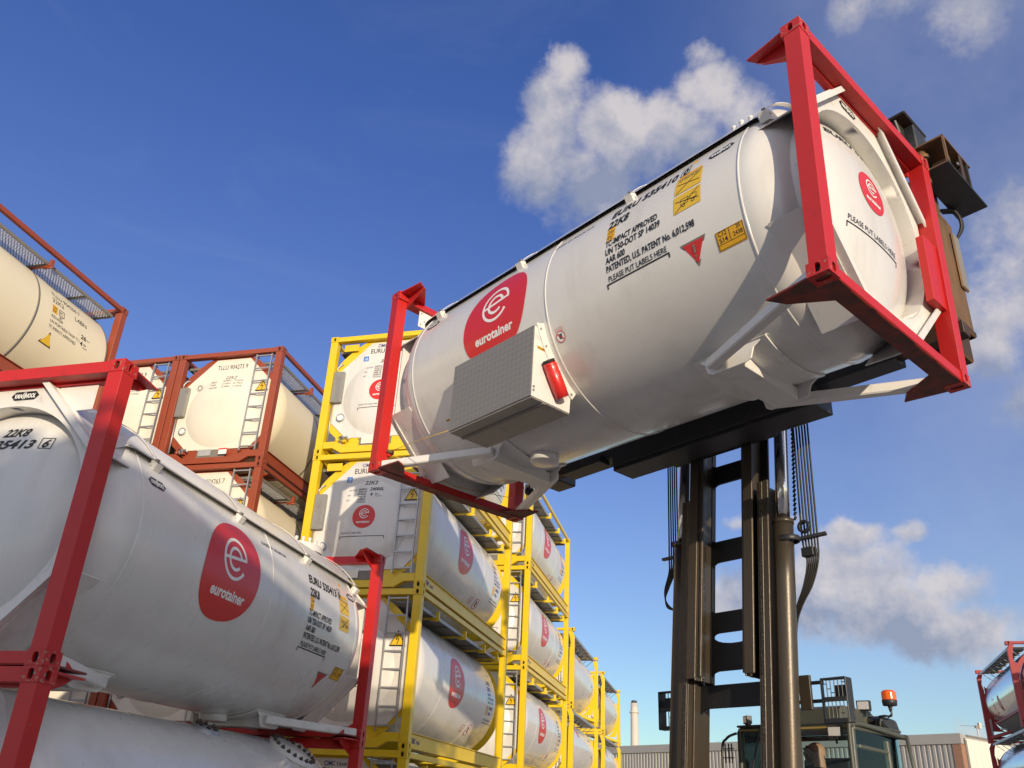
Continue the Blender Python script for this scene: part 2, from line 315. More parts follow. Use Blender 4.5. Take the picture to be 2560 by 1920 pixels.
    def ball(s, c, r, m, seg=16, rings=10, T=None):
        c = Vector(c); r = Vector(r) if not isinstance(r, (int, float)) else Vector((r, r, r)); vs = []; fs = []
        for i in range(rings+1):
            t = pi*i/rings
            for k in range(seg):
                a = 2*pi*k/seg; vs.append((c.x+r.x*sin(t)*cos(a), c.y+r.y*sin(t)*sin(a), c.z+r.z*cos(t)))
        for i in range(rings):
            for k in range(seg): fs.append((i*seg+k, (i+1)*seg+k, (i+1)*seg+(k+1) % seg, i*seg+(k+1) % seg))
        s.add(vs, fs, m, True, T)
    def build(s, name, parent=None, bevel=0, auto=True, sp=None):
        if sp is not None:
            gs = s.clusters(sp)
            if len(gs) > 1: return [g.build(name, parent, bevel) for g in gs][0]
        me = bpy.data.meshes.new(name); me.from_pydata([tuple(v) for v in s.V], [], s.F)
        for m in s.mats: me.materials.append(m)
        me.polygons.foreach_set('material_index', s.M); me.polygons.foreach_set('use_smooth', s.S)
        me.validate(); bm = bmesh.new(); bm.from_mesh(me); bmesh.ops.remove_doubles(bm, verts=bm.verts, dist=1e-5)
        bmesh.ops.recalc_face_normals(bm, faces=bm.faces)
        if bevel:
            ed = [e for e in bm.edges if len(e.link_faces) == 2 and e.calc_face_angle(0) > rad(50)]
            bmesh.ops.bevel(bm, geom=ed, offset=bevel, segments=1, affect='EDGES', clamp_overlap=True)
        bm.to_mesh(me); bm.free()
        o = bpy.data.objects.new(name, me); COL.objects.link(o)
        if parent is not None: o.parent = parent
        return o
def empty(name, loc=(0, 0, 0), rot=(0, 0, 0)):
    o = bpy.data.objects.new(name, None); COL.objects.link(o); o.location = loc; o.rotation_euler = rot; o.empty_display_size = .3; return o
def tag(o, label=None, cat=None, group=None, kind=None):
    if label: o['label'] = label
    if cat: o['category'] = cat
    if group: o['group'] = group
    if kind: o['kind'] = kind
    return o

# ------------------------------------------------------------ lettering
_tc = {}
def text2d(s, bold=.0, shear=0.):
    k = (s, bold, shear)
    if k in _tc: return _tc[k]
    cu = bpy.data.curves.new('t', 'FONT'); cu.body = s; cu.size = 1; cu.offset = bold; cu.shear = shear; cu.resolution_u = 3
    ob = bpy.data.objects.new('t', cu); COL.objects.link(ob)
    dg = bpy.context.evaluated_depsgraph_get(); dg.update(); me = bpy.data.meshes.new_from_object(ob.evaluated_get(dg))
    vs = [(v.co.x, v.co.y) for v in me.vertices]; fs = [list(p.vertices) for p in me.polygons]
    bpy.data.objects.remove(ob); bpy.data.curves.remove(cu); bpy.data.meshes.remove(me)
    x0 = min(v[0] for v in vs); x1 = max(v[0] for v in vs); CAP = .73
    _tc[k] = ([((x-x0)/(x1-x0), y/CAP) for x, y in vs], fs); return _tc[k]
def put_text(mb, s, x, y, w, h, m, mp, bold=.012, shear=0., lift=0):
    vs, fs = text2d(s, bold, shear)
    mb.add([mp(x+a*w, y+b*h, lift) for a, b in vs], fs, m)
def put_poly(mb, pts, m, mp, lift=0):
    mb.add([mp(a, b, lift) for a, b in pts], [list(range(len(pts)))], m)
def put_rect(mb, x, y, w, h, m, mp, lift=0, n=6):
    vs = []; fs = []
    for j in range(n+1):
        for i in range(2): vs.append(mp(x+w*i, y+h*j/n, lift))
    for j in range(n): fs.append((2*j, 2*j+1, 2*j+3, 2*j+2))
    mb.add(vs, fs, m, True)
def put_frame(mb, x, y, w, h, t, m, mp, lift=0):
    for a in ((x, y, w, t), (x, y+h-t, w, t), (x, y+t, t, h-2*t), (x+w-t, y+t, t, h-2*t)): put_rect(mb, *a, m, mp, lift)
def put_arc(mb, cx, cy, r0_, r1_, a0, a1, m, mp, lift=0, n=40):
    vs = []; fs = []
    for i in range(n+1):
        a = rad(a0+(a1-a0)*i/n)
        vs += [mp(cx+r0_*cos(a), cy+r0_*sin(a), lift), mp(cx+r1_*cos(a), cy+r1_*sin(a), lift)]
    for i in range(n): fs.append((2*i, 2*i+1, 2*i+3, 2*i+2))
    mb.add(vs, fs, m, True)
def put_line(mb, a, b, t, m, mp, lift=0, n=6):
    dx, dy = b[0]-a[0], b[1]-a[1]; l = sqrt(dx*dx+dy*dy); nx, ny = -dy/l*t/2, dx/l*t/2; vs = []; fs = []
    for i in range(n+1):
        x, y = a[0]+dx*i/n, a[1]+dy*i/n; vs += [mp(x-nx, y-ny, lift), mp(x+nx, y+ny, lift)]
    for i in range(n): fs.append((2*i, 2*i+1, 2*i+3, 2*i+2))
    mb.add(vs, fs, m, True)
def logo(mb, cx, cy, R, mp, rsq=2.25, e=.0):
    # red rounded emblem with double e and the word below
    rings = 9; seg = 64; vs = [mp(cx, cy, 0)]; fs = []
    for i in range(1, rings+1):
        for k in range(seg):
            a = 2*pi*k/seg; c, q = cos(a), sin(a)
            rr = R/((abs(c)**rsq+abs(q)**rsq)**(1/rsq))*(1+e*cos(2*(a-.85)))
            vs.append(mp(cx+rr*c*i/rings, cy+rr*q*i/rings, 0))
    for k in range(seg): fs.append((0, 1+k, 1+(k+1) % seg))
    for i in range(rings-1):
        for k in range(seg): fs.append((1+i*seg+k, 1+(i+1)*seg+k, 1+(i+1)*seg+(k+1) % seg, 1+i*seg+(k+1) % seg))
    mb.add(vs, fs, MLR, True)
    ex, ey = cx+.02*R, cy+.26*R; t = .065*R
    for rr in (.43*R, .25*R):
        put_arc(mb, ex, ey, rr-t, rr, 12, 318, MLW, mp, .0025, 48)
    put_line(mb, (ex-.41*R, ey-.03*R), (ex+.42*R, ey+.06*R), t*.95, MLW, mp, .003, 10)
    put_line(mb, (ex+.28*R, ey-.22*R), (ex+.34*R, ey-.27*R), t, MLW, mp, .003, 2)
    put_text(mb, 'eurotainer', cx-.6*R, cy-.56*R, 1.2*R, .22*R, MLW, mp, .03, 0, .0025)
def badge(mb, x, y, w, h, mp):
    k = h*.5
    put_poly(mb, [(x, y+k), (x+k, y+h), (x+w-k, y+h), (x+w, y+k), (x+w-k, y), (x+k, y)], MBK, mp, 0)
    put_text(mb, 'VAN', x+w*.13, y+h*.24, w*.3, h*.5, MLW, mp, .05, .3, .002); put_text(mb, 'HOOL', x+w*.5, y+h*.24, w*.38, h*.5, MLW, mp, .05, .3, .002)
    put_line(mb, (x+w*.44, y+h*.1), (x+w*.46, y+h*.9), h*.1, MLW, mp, .002, 1); put_line(mb, (x+w*.49, y+h*.1), (x+w*.51, y+h*.9), h*.1, MLW, mp, .002, 1)
def tri_warn(mb, cx, cy, s, mp, lift=0, bolt=True, inv=False, fill=None, edge=None):
    fill = fill or MLY; edge = edge or MBK; q = -1 if inv else 1; h = s*.9
    P = lambda k, dz: [(cx, cy+q*h*.6*k), (cx-s/2*k, cy-q*h*.4*k), (cx+s/2*k, cy-q*h*.4*k)]
    put_poly(mb, P(1, 0), edge, mp, lift); put_poly(mb, P(.82, 0), fill, mp, lift+.002)
    if bolt:
        for a, b in (((.05, .3), (-.1, .0)), ((-.1, 0), (.08, .04)), ((.08, .04), (-.02, -.26))): put_line(mb, (cx+a[0]*s, cy+a[1]*s), (cx+b[0]*s, cy+b[1]*s), s*.045, MBK, mp, lift+.004, 1)
    elif inv:
        put_line(mb, (cx, cy+s*.2), (cx, cy-s*.08), s*.08, edge, mp, lift+.004, 2); put_line(mb, (cx, cy-s*.16), (cx, cy-s*.22), s*.08, edge, mp, lift+.004, 1)
def no_touch(mb, cx, cy, r, mp):
    put_arc(mb, cx, cy, 0.01, r, 0, 360, MLW, mp, 0); put_arc(mb, cx, cy, r*.86, r, 0, 360, MLR, mp, .002)
    put_line(mb, (cx-r*.6, cy+r*.6), (cx+r*.6, cy-r*.6), r*.14, MLR, mp, .004, 4)
    put_arc(mb, cx+.02*r, cy-.1*r, .01, r*.32, 0, 360, MBK, mp, .0025, 16)
    for q in (-.3, -.1, .1, .3): put_line(mb, (cx+q*r*.8, cy), (cx+q*r*1.1, cy+r*.5), r*.12, MBK, mp, .0025, 1)

# ------------------------------------------------------------ container pieces
LX, WY, HZ = 3.029, 1.219, 2.591
CX, CY, CZ = .178, .162, .118
def oval_plate(mb, o, u, v, w, h, ow, oh, depth, m, tilt=0):
    o = Vector(o); u = Vector(u); v = Vector(v); nrm = u.cross(v); n = 20; c = o+u*w/2+v*h/2
    inner = []
    for k in range(n):
        a = 2*pi*(k+.5)/n; x, y = cos(a), sin(a); rr = 1/((abs(x)**3+abs(y)**3)**(1/3)); inner.append(c+u*(x*rr*ow/2)+v*(y*rr*oh/2))
    outer = []
    for k in range(n):
        a = 2*pi*(k+.5)/n; x, y = cos(a), sin(a); s_ = 1/max(abs(x), abs(y)); outer.append(c+u*(x*s_*w/2)+v*(y*s_*h/2))
    mb.add(inner+outer, [(k, n+k, n+(k+1) % n, (k+1) % n) for k in range(n)], m)
    q = [u*a_*w/2+v*b_*h/2 for a_, b_ in ((1, 1), (-1, 1), (-1, -1), (1, -1))]
    for j, cc in enumerate(q):   # fill the corners
        cands = sorted(range(n), key=lambda k: (outer[k]-(c+cc)).length)[:2]
        mb.add([outer[cands[0]], c+cc, outer[cands[1]]], [(0, 1, 2)], m)
    back = [p-nrm*depth for p in inner]
    mb.add(inner+back, [(k, (k+1) % n, n+(k+1) % n, n+k) for k in range(n)], m)
    mb.add(back, [list(range(n))], MHOLE)
def casting_mesh(sx, sy, sz, m):
    # corner casting with its outer vertex at the origin, spanning inwards
    mb = MB()
    X, Y, Z = -sx*CX, -sy*CY, -sz*CZ
    def face(o, u, v, w, h, ow, oh):
        o = Vector(o); u = Vector(u); v = Vector(v)
        oval_plate(mb, o, u, v, w, h, ow, oh, .03, m)
    x0, x1 = min(0, X), max(0, X); y0, y1 = min(0, Y), max(0, Y); z0, z1 = min(0, Z), max(0, Z)
    # end face (x = 0)
    if sx > 0: face((0, y0, z0), (0, 1, 0), (0, 0, 1), CY, CZ, .052, .08)
    else: face((0, y1, z0), (0, -1, 0), (0, 0, 1), CY, CZ, .052, .08)
    if sy > 0: face((x1, 0, z0), (-1, 0, 0), (0, 0, 1), CX, CZ, .052, .08)
    else: face((x0, 0, z0), (1, 0, 0), (0, 0, 1), CX, CZ, .052, .08)
    if sz > 0: face((x0, y0, 0), (1, 0, 0), (0, 1, 0), CX, CY, .12, .06)
    else: face((x0, y1, 0), (1, 0, 0), (0, -1, 0), CX, CY, .12, .06)
    mb.add([(X, y0, z0), (X, y1, z0), (X, y1, z1), (X, y0, z1)], [(0, 1, 2, 3)], m)
    mb.add([(x0, Y, z0), (x1, Y, z0), (x1, Y, z1), (x0, Y, z1)], [(0, 1, 2, 3)], m)
    mb.add([(x0, y0, Z), (x1, y0, Z), (x1, y1, Z), (x0, y1, Z)], [(0, 1, 2, 3)], m)
    return mb
_cast = {}
def castings(parent, sx, m, under=None):
    for sy in (-1, 1):
        for sz in (-1, 1):
            k = (sx, sy, sz, m.name)
            if k not in _cast:
                o = casting_mesh(sx, sy, sz, m).build('corner_casting'); _cast[k] = o.data; bpy.data.objects.remove(o)
            o = bpy.data.objects.new('corner_casting', _cast[k]); COL.objects.link(o); o.parent = parent
            o.location = (sx*LX, sy*WY, HZ if sz > 0 else 0)
def oct_pts(hy, zb, zt, ch):
    return [(-hy+ch, zb), (hy-ch, zb), (hy, zb+ch), (hy, zt-ch), (hy-ch, zt), (-hy+ch, zt), (-hy, zt-ch), (-hy, zb+ch)]
def ring_plate(mb, outer, cyc, czc, ri, x0, x1, m, inner_pts=None):
    # plate between an outer convex polygon and a circle (or polygon), normal along x
    n = 64; ins = []; outs = []
    def cast(P, a):
        d = (cos(a), sin(a)); best = None
        for i in range(len(P)):
            p, q = P[i], P[(i+1) % len(P)]; ex, ey = q[0]-p[0], q[1]-p[1]; den = d[0]*ey-d[1]*ex
            if abs(den) < 1e-9: continue
            t = ((p[0]-cyc)*ey-(p[1]-czc)*ex)/den; s_ = ((p[0]-cyc)*d[1]-(p[1]-czc)*d[0])/den
            if t > 0 and -1e-6 <= s_ <= 1+1e-6 and (best is None or t < best): best = t
        return best
    for k in range(n):
        a = 2*pi*k/n; ro = cast(outer, a); r_ = ri if inner_pts is None else cast(inner_pts, a)
        r_ = min(r_, ro-.005)
        outs.append((cyc+ro*cos(a), czc+ro*sin(a))); ins.append((cyc+r_*cos(a), czc+r_*sin(a)))
    vs = [(x0, *p) for p in outs]+[(x0, *p) for p in ins]+[(x1, *p) for p in outs]+[(x1, *p) for p in ins]; fs = []
    for k in range(n):
        j = (k+1) % n
        fs += [(k, j, n+j, n+k), (2*n+k, 3*n+k, 3*n+j, 2*n+j), (k, 2*n+k, 2*n+j, j), (n+k, n+j, 3*n+j, 3*n+k)]
    mb.add(vs, fs, m)
def arcp(c, r, a0, a1, n=10): return [(c[0]+r*cos(rad(a0+(a1-a0)*i/n)), c[1]+r*sin(rad(a0+(a1-a0)*i/n))) for i in range(n+1)]

def side_map(R, zc, side=-1, base=.0042):
    if side < 0: return lambda x, s, l: (x, -(R+base+l*.8)*cos(s/R), zc+(R+base+l*.8)*sin(s/R))
    return lambda x, s, l: (-x, (R+base+l*.8)*cos(s/R), zc+(R+base+l*.8)*sin(s/R))
def near_map(X): return lambda a, b, l: (-(X(a, b) if callable(X) else X)-l, -a, b)
def far_map(X): return lambda a, b, l: ((X(a, b) if callable(X) else X)+l, a, b)
def mirx(mb, sx):
    if sx < 0:
        for v in mb.V: v.x = -v.x
    return mb
def dup(root):
    r = root.copy(); COL.objects.link(r)
    for ch in list(root.children):
        c = ch.copy(); COL.objects.link(c); c.parent = r
        for g in list(ch.children):
            d = g.copy(); COL.objects.link(d); d.parent = c
    return r

# ================================================= red swap-body tank container
def red_frame(root, sx):
    mb = MB(); m = MR
    for sy in (-1, 1):
        y0, y1 = sy*1.066, sy*1.215
        mb.box(2.876, 3.024, y0, y1, CZ, HZ-CZ, m)
        if sy > 0: mb.box(2.93, 3.0, sy*1.07, sy*.80, .75, 1.46, m)
        for z0, z1, w0, w1 in ((.012, .03, .03, .19), (HZ-.03, HZ-.012, HZ-.03, HZ-.2)):
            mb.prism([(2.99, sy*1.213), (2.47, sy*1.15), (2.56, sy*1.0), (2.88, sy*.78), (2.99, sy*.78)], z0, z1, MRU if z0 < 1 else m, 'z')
            mb.prism([(2.88, w0), (2.52, w0), (2.6, (w0*2+w1)/3), (2.88, w1)], sy*1.05, sy*1.07, m, 'y')
    mb.box(2.9, 3.018, -1.06, 1.06, 2.475, 2.586, m)
    mb.box(2.83, 2.9, -1.06, 1.06, 2.45, 2.47, m); mb.prism([(2.83, 2.47), (2.9, 2.586), (2.9, 2.47)], -1.06, 1.06, m, 'y')
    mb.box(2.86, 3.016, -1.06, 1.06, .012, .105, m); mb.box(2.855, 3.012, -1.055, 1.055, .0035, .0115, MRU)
    for y in (-.7, -.3, .35, .75): mb.box(2.995, 3.006, y-.16, y+.16, -.001, .003, MRST)
    fr = mirx(mb, sx).build('end_frame', root, bevel=.006); castings(fr, sx, MRC); return fr
def dome_red(a, b):
    r = min(1.19, sqrt(a*a+(b-1.295)**2)); return 2.36+.56*(1-(r/1.2)**2.5)**(1/2.1)
def make_red(number, check, toolbox):
    root = empty('tank_container'); R = 1.2; ZC = 1.295
    for sx in (-1, 1):
        red_frame(root, sx)
        mb = MB()    # white octagonal ring between frame and tank head
        ring_plate(mb, oct_pts(1.045, .1, 2.47, .62), 0, ZC, .99, 2.86, 2.885, MWF)
        P = oct_pts(1.05, .09, 2.48, .6)
        for i in (1, 3, 5, 7):
            a, b = P[i], P[(i+1) % 8]; ex, ey = b[0]-a[0], b[1]-a[1]; l = sqrt(ex*ex+ey*ey); ex /= l; ey /= l
            a2 = (a[0]-ex*.12, a[1]-ey*.12); b2 = (b[0]+ex*.12, b[1]+ey*.12)
            cl = lambda p: (max(-1.08, min(1.08, p[0])), max(.06, min(2.5, p[1])))
            nx, ny = -ey, ex
            q = [cl(a2), cl(b2), (b2[0]+nx*.1, b2[1]+ny*.1), (a2[0]+nx*.1, a2[1]+ny*.1)]
            q = [cl(p) for p in q]
            mb.prism(q, 2.94, 2.955, MWF, 'x')
            mb.prism([q[0], q[1], (q[1][0]+nx*.012, q[1][1]+ny*.012), (q[0][0]+nx*.012, q[0][1]+ny*.012)], 2.5, 2.94, MWF, 'x')
        mb.lathe([(2.86, .99), (2.7, 1.0), (2.6, 1.06)], MWF, 0, ZC, 72)
        mirx(mb, sx).build('head_ring', root)
        mb = MB()    # saddle with diagonal braces to the corner castings
        mb.lathe([(1.3, R+.004), (1.3, R+.022), (2.06, R+.022), (2.06, R+.004)], MWF, 0, ZC, 24, 246, 294, smooth=False)
        for sy in (-1, 1):
            y = sy*.47
            prof = [(1.3, .235), (2.08, .235), (2.08, .19), (2.0, .17), (1.93, .12), (1.9, .02), (1.84, -.0), (1.5, -.0), (1.45, .03), (1.42, .12), (1.36, .17), (1.3, .19)]
            mb.prism(prof, y-.008, y+.008, MWF, 'y'); mb.box(1.28, 2.1, y-.04, y+.04, .215, .24, MWF)
        mb.box(1.54, 1.8, -.46, .46, .0, .13, MWF)
        mirx(mb, sx).build('saddle', root, bevel=.004)
        for sy in (-1, 1):
            mb = MB(); mb.beam((1.5, sy*.5, .09), (2.86, sy*1.12, .075), .1, .1, MWF)
            mirx(mb, sx).build('diagonal_brace', root, bevel=.012)
    mb = MB()
    prof = [(-2.36, R), (2.36, R)]
    mb.lathe(prof, MW, 0, ZC, 128)
    for sx in (-1, 1):
        pr = []
        for i in range(25):
            r = 1.2*(1-(1-i/24)**2.2) if False else 1.2*sin(pi/2*i/24); pr.append((sx*(2.36+.56*(max(0, 1-(r/1.2)**2.5))**(1/2.1)), r))
        mb.lathe(pr, MW, 0, ZC, 128)
    for x in (-2.34, .01, 2.34): mb.lathe([(x-.012, R), (x-.006, R+.007), (x+.006, R+.007), (x+.012, R)], MW, 0, ZC, 128)
    mb.lathe([(.115, .16), (.1, .17), (.02, .17), (.015, .15), (.015, 0)], MW, -1.17 if toolbox else 1.16, 0, 32, ax='z', T=lambda v: (v[0], v[1], v[2]))
    mb.build('tank_shell', root)
    # sun shield over the upper third with straps and clamps
    mb = MB(); S = R+.04
    mb.lathe([(-2.62, 1.08), (-2.5, S-.02), (-2.42, S), (2.42, S), (2.5, S-.02), (2.62, 1.08)], MWF, 0, ZC, 48, 35.6, 144.4)
    for a0, a1 in ((34.9, 35.6), (144.4, 145.1)): mb.lathe([(-2.44, R+.002), (-2.44, R+.018), (2.44, R+.018), (2.44, R+.002)], MSEAL, 0, ZC, 2, a0, a1, smooth=False)
    for a0, a1 in ((35.6, 37.2), (142.8, 144.4)): mb.lathe([(-2.5, S), (-2.5, S+.012), (2.5, S+.012), (2.5, S)], MWF, 0, ZC, 3, a0, a1, smooth=False)
    sh = mb.build('sun_shield', root)
    for x in (-2.11, -.61, 1.01, 2.53):
        mb = MB(); mb.lathe([(x-.025, S+.012), (x-.025, S+.018), (x+.025, S+.018), (x+.025, S+.012)], MGRY if False else MWF, 0, ZC, 40, 36, 144, smooth=False)
        for s_ in (-1, 1):
            a = rad(34.0) if s_ > 0 else rad(180-34.0); cy_, cz_ = -cos(a)*(R+.03), ZC+sin(a)*(R+.03)
            T = Matrix.Translation((x, cy_, cz_)) @ Matrix.Rotation(-(pi/2-a), 4, 'X') @ Matrix.Scale(.78, 4)
            mb.box(-.055, -.045, -.03, .09, -.06, .05, MWF, T=T); mb.box(.045, .055, -.03, .09, -.06, .05, MWF, T=T)
            mb.box(-.055, .055, -.03, .09, -.065, -.055, MWF, T=T); mb.tube([T @ Vector((-.075, .02, 0)), T @ Vector((.075, .02, 0))], .014, MWF)
            mb.box(-.02, .02, -.07, .07, .0, .03, MGRY, T=T)
        mb.build('strap', sh)
    # manway and fittings on the crown
    mb = MB(); cx_, cy_ = 2.05, -.3
    mb.lathe([(2.38, .33), (2.47, .33), (2.49, .31), (2.49, 0)], MWF, cx_, cy_, 40, ax='z')
    for k in range(20):
        a = 2*pi*k/20; px, py = cx_+.3*cos(a), cy_+.3*sin(a); mb.tube([(px, py, 2.45), (px, py, 2.53)], .02, MWF, 6); mb.ball((px, py, 2.53), .028, MWF, 8, 5)
    mb.lathe([(2.4, .03), (2.55, .03), (2.55, .05), (2.575, .05), (2.575, 0)], MG, cx_+.1, cy_+.1, 16, ax='z')
    mb.build('manway', root)
    mp = side_map(R, ZC, -1)
    for side, mm in ((-1, mp), (1, side_map(R, ZC, 1))):
        ox = 0
        mb = MB(); logo(mb, -.81, .02, .52, mm, 2.3, .05); mb.build('emblem', root)
        fo, dx = (3.3, -.08) if toolbox else (0., .0)
        mb = MB(); g = rad(1)*R; T = lambda s, x, fi, w, h, b=.02, k=.0: put_text(mb, s, x+dx, (fi+fo)*g, w, h, MBK, mm, b, k)
        T('EURU '+number, .93, 18.0, .81, .112, .035, .12)
        put_frame(mb, 1.775+dx, (17.6+fo)*g, .1, .15, .008, MBK, mm); T(check, 1.8, 18.6, .055, .1, .04, .1)
        T('22K8', .93, 9.8, .26, .108, .035, .12)
        T('TC-IMPACT APPROVED', .93, -1.4, .63, .072, .025); T('UN T50-DOT SP 14039', .93, -5.9, .66, .072, .025)
        T('AAR 600', .93, -10.4, .24, .07, .025); T('PATENTED, U.S. PATENT No. 6,012,598', .93, -14.8, 1.02, .07, .025); T('PLEASE PUT LABELS HERE', .94, -19.5, .69, .058, .01, 0)
        for a, b in (((.91, -20.5), (1.65, -20.5)), ((.916, -20.4), (.916, -22.6)), ((1.644, -20.4), (1.644, -22.6))): put_line(mb, (a[0]+dx, (a[1]+fo)*g), (b[0]+dx, (b[1]+fo)*g), .014, MBK, mm)
        mb.build('lettering', root, sp=.15)
        mb = MB(); put_text(mb, 'LEASED BY NOURYON', -.2 if not toolbox else .0, 25.2*g, .58, .042, MBK, mm, .01); mb.build('lettering', root, sp=.15)
        mb = MB(); q = (2.0+fo)*g
        put_rect(mb, .94+dx, q, .095, .155, MLO, mm); put_text(mb, '2,6m', .95+dx, q+.085, .075, .05, MBK, mm, 0, 0, .002); put_text(mb, "8'6\"", .95+dx, q+.015, .07, .05, MBK, mm, 0, 0, .002)
        mb.build('height_sticker', root)
        sx0 = 1.67 if toolbox else 1.8
        mb = MB(); put_poly(mb, [(sx0, 18.9*g), (sx0+.29, 18.9*g), (sx0+.16, 30.8*g), (sx0+.13, 30.8*g)], MLO, mm); mb.build('caution_sticker', root)
        for zz in (8.9, -1.6):
            mb = MB(); put_rect(mb, sx0, zz*g, .29, .195, MLY, mm)
            put_line(mb, (sx0+.02, (zz+.5)*g), (sx0+.27, (zz+8.6)*g), .007, MBK, mm, .003); put_line(mb, (sx0+.02, (zz+6)*g), (sx0+.27, (zz+3)*g), .007, MBK, mm, .003)
            if zz > 0: put_text(mb, 'ATTENTION', sx0+.03, 16.6*g, .22, .026, MBK, mm, 0, 0, .003)
            else:
                put_frame(mb, sx0+.08, 1.3*g, .08, .07, .004, MBK, mm, .003); put_frame(mb, sx0+.18, 2.2*g, .07, .05, .004, MBK, mm, .003); put_arc(mb, sx0+.11, 1.0*g, .012, .018, 0, 360, MBK, mm, .003); put_arc(mb, sx0+.21, 1.2*g, .012, .018, 0, 360, MBK, mm, .003)
            mb.build('caution_sticker', root)
        ofi = 0 if toolbox else -3.8
        mb = MB(); X_ = lambda v: (v+ofi)*g
        put_rect(mb, 2.04, X_(-27.5), .27, .17, MLO, mm); put_frame(mb, 2.045, X_(-27.2), .26, .16, .004, MBK, mm, .002); put_line(mb, (2.17, X_(-25)), (2.17, X_(-19.8)), .004, MBK, mm, .002); put_line(mb, (2.05, X_(-25)), (2.3, X_(-25)), .004, MBK, mm, .002)
        put_text(mb, 'C12', 2.065, X_(-21.7), .08, .045, MBK, mm, .01, 0, .002); put_text(mb, 'S14', 2.065, X_(-24.4), .08, .045, MBK, mm, .01, 0, .002)
        put_text(mb, '20', 2.24, X_(-21.4), .04, .035, MBK, mm, 0, 0, .002); put_text(mb, '2438', 2.2, X_(-24.0), .09, .04, MBK, mm, 0, 0, .002)
        mb.build('size_plate', root)
        mb = MB(); tri_warn(mb, 1.82, (-21.8 if toolbox else -34)*g, .27, mm, 0, False, True, MLR, MGRY); mb.build('red_warning_triangle', root)
        mb = MB(); badge(mb, 1.99 if toolbox else 2.1, 21.6*g, .28, .095, mm); mb.build('maker_badge', root)
        mb = MB(); badge(mb, -2.26, 21.6*g, .26, .09, mm); mb.build('maker_badge', root)
        if not toolbox: continue
        mb = MB(); no_touch(mb, .12, -29*g, .06, mm)
        for i in range(3): put_line(mb, (.06, (-24.6-i*.8)*g), (.18, (-24.6-i*.8)*g), .003, MLR, mm, 0, 1)
        mb.build('no_touch_sticker', root)
    # end marks
    nm = near_map(lambda a, b: dome_red(a, b)+.004); fm = far_map(lambda a, b: dome_red(a, b)+.004)
    mb = MB(); put_text(mb, '22K8', -.04, 2.0, .27, .088, MBK, nm, .03, .3); put_text(mb, 'EURU', -.55, 1.87, .33, .088, MBK, nm, .03, .3); put_text(mb, number, -.16, 1.87, .5, .09, MBK, nm, .03, .3)
    put_frame(mb, .38, 1.865, .12, .115, .007, MBK, nm); put_text(mb, check, .41, 1.88, .06, .085, MBK, nm, .03, .3)
    mb.build('end_lettering', root, sp=.2)
    mb = MB(); put_text(mb, 'EURU '+number, -.5, 1.98, .95, .085, MBK, fm, .03, .3)
    put_text(mb, 'PLEASE PUT LABELS HERE', -.46, .98, .8, .055, MBK, fm, .0); put_line(mb, (-.48, .95), (.36, .95), .012, MBK, fm); put_line(mb, (-.474, .95), (-.474, .9), .012, MBK, fm); put_line(mb, (.354, .95), (.354, .9), .012, MBK, fm)
    mb.build('end_lettering', root, sp=.2)
    mb = MB(); logo(mb, .0, 1.50, .215, fm, 2.05); mb.build('end_emblem', root)
    mb = MB(); badge(mb, -.33, 2.34, .3, .085, far_map(2.889)); mb.build('maker_badge', root)
    mb = MB(); badge(mb, -.04, 2.34, .3, .085, near_map(2.889)); mb.build('maker_badge', root)
    mb = MB(); mb.box(-2.875, -2.865, -.86, -.46, 2.2, 2.44, MWF); mb.tube([(-2.86, -.83, 2.41), (-2.85, -.83, 2.41)], .012, MG); mb.tube([(-2.86, -.83, 2.24), (-2.85, -.83, 2.24)], .012, MG); mb.tube([(-2.86, -.49, 2.24), (-2.85, -.49, 2.24)], .012, MG)
    mb.build('bracket_plate', root, bevel=.003)
    if toolbox:
        mb = MB()
        mb.box(-1.36, -.06, -1.262, -1.25, .03, .83, MTR)
        mb.box(-1.355, -.065, -1.248, -.72, .012, .028, MALU); mb.box(-1.355, -.065, -1.09, -1.05, .0, .011, MGRY)
        for x in (-1.355, -.075):
            mb.prism([(-1.249, .03), (-.715, .03), (-.7, .3), (-.86, .44), (-1.08, .76), (-1.09, .83), (-1.249, .83)], x, x+.012, MWF, 'x')
        mb.box(-1.34, -.08, -1.249, -1.08, .82, .834, MTR)
        bx = mb.build('tool_box', root, bevel=.002)
        mb = MB(); mb.lathe([(-.062, 1.3), (-.062, 1.2), (-.056, 1.2), (-.056, 1.3)], MWF, 0, ZC, 16, 199, 238, smooth=False)
        for k in range(5):
            a = rad(202+k*8.5); mb.tube([(-.056, cos(a)*1.265, ZC+sin(a)*1.265), (-.044, cos(a)*1.265, ZC+sin(a)*1.265)], .012, MG, 8)
        for z in (.1, .14): mb.tube([(-.062, -1.225, z), (-.05, -1.225, z)], .012, MG, 8)
        mb.build('mounting_bracket', bx)
        mb = MB(); p0 = Vector((.005, -1.085, .43)); p1 = Vector((.005, -.885, .12)); d = (p1-p0).normalized()
        mb.tube([p0, p0+d*.02, p0+d*.1, p0+d*.105, p0+d*.3, p0+d*.305, p1], [.068, .07, .07, .073, .073, .07, .07], MLR, 20); mb.tube([p0-d*.035, p0+d*.0], .064, MSEAL, 20)
        mb.box(-.065, -.03, -1.07, -1.03, .34, .37, MSEAL); mb.box(-.065, -.03, -.95, -.91, .18, .21, MSEAL)
        mb.build('document_tube', bx)
        mb = MB(); q = near_map(0)
        Fm = lambda a, b, l: (-.0615+l, a, b)
        put_rect(mb, -1.2, .585, .125, .032, MLO, Fm, .0, 1); put_text(mb, 'DOCUMENTS', -1.195, .592, .115, .017, MBK, Fm, .02, 0, .002)
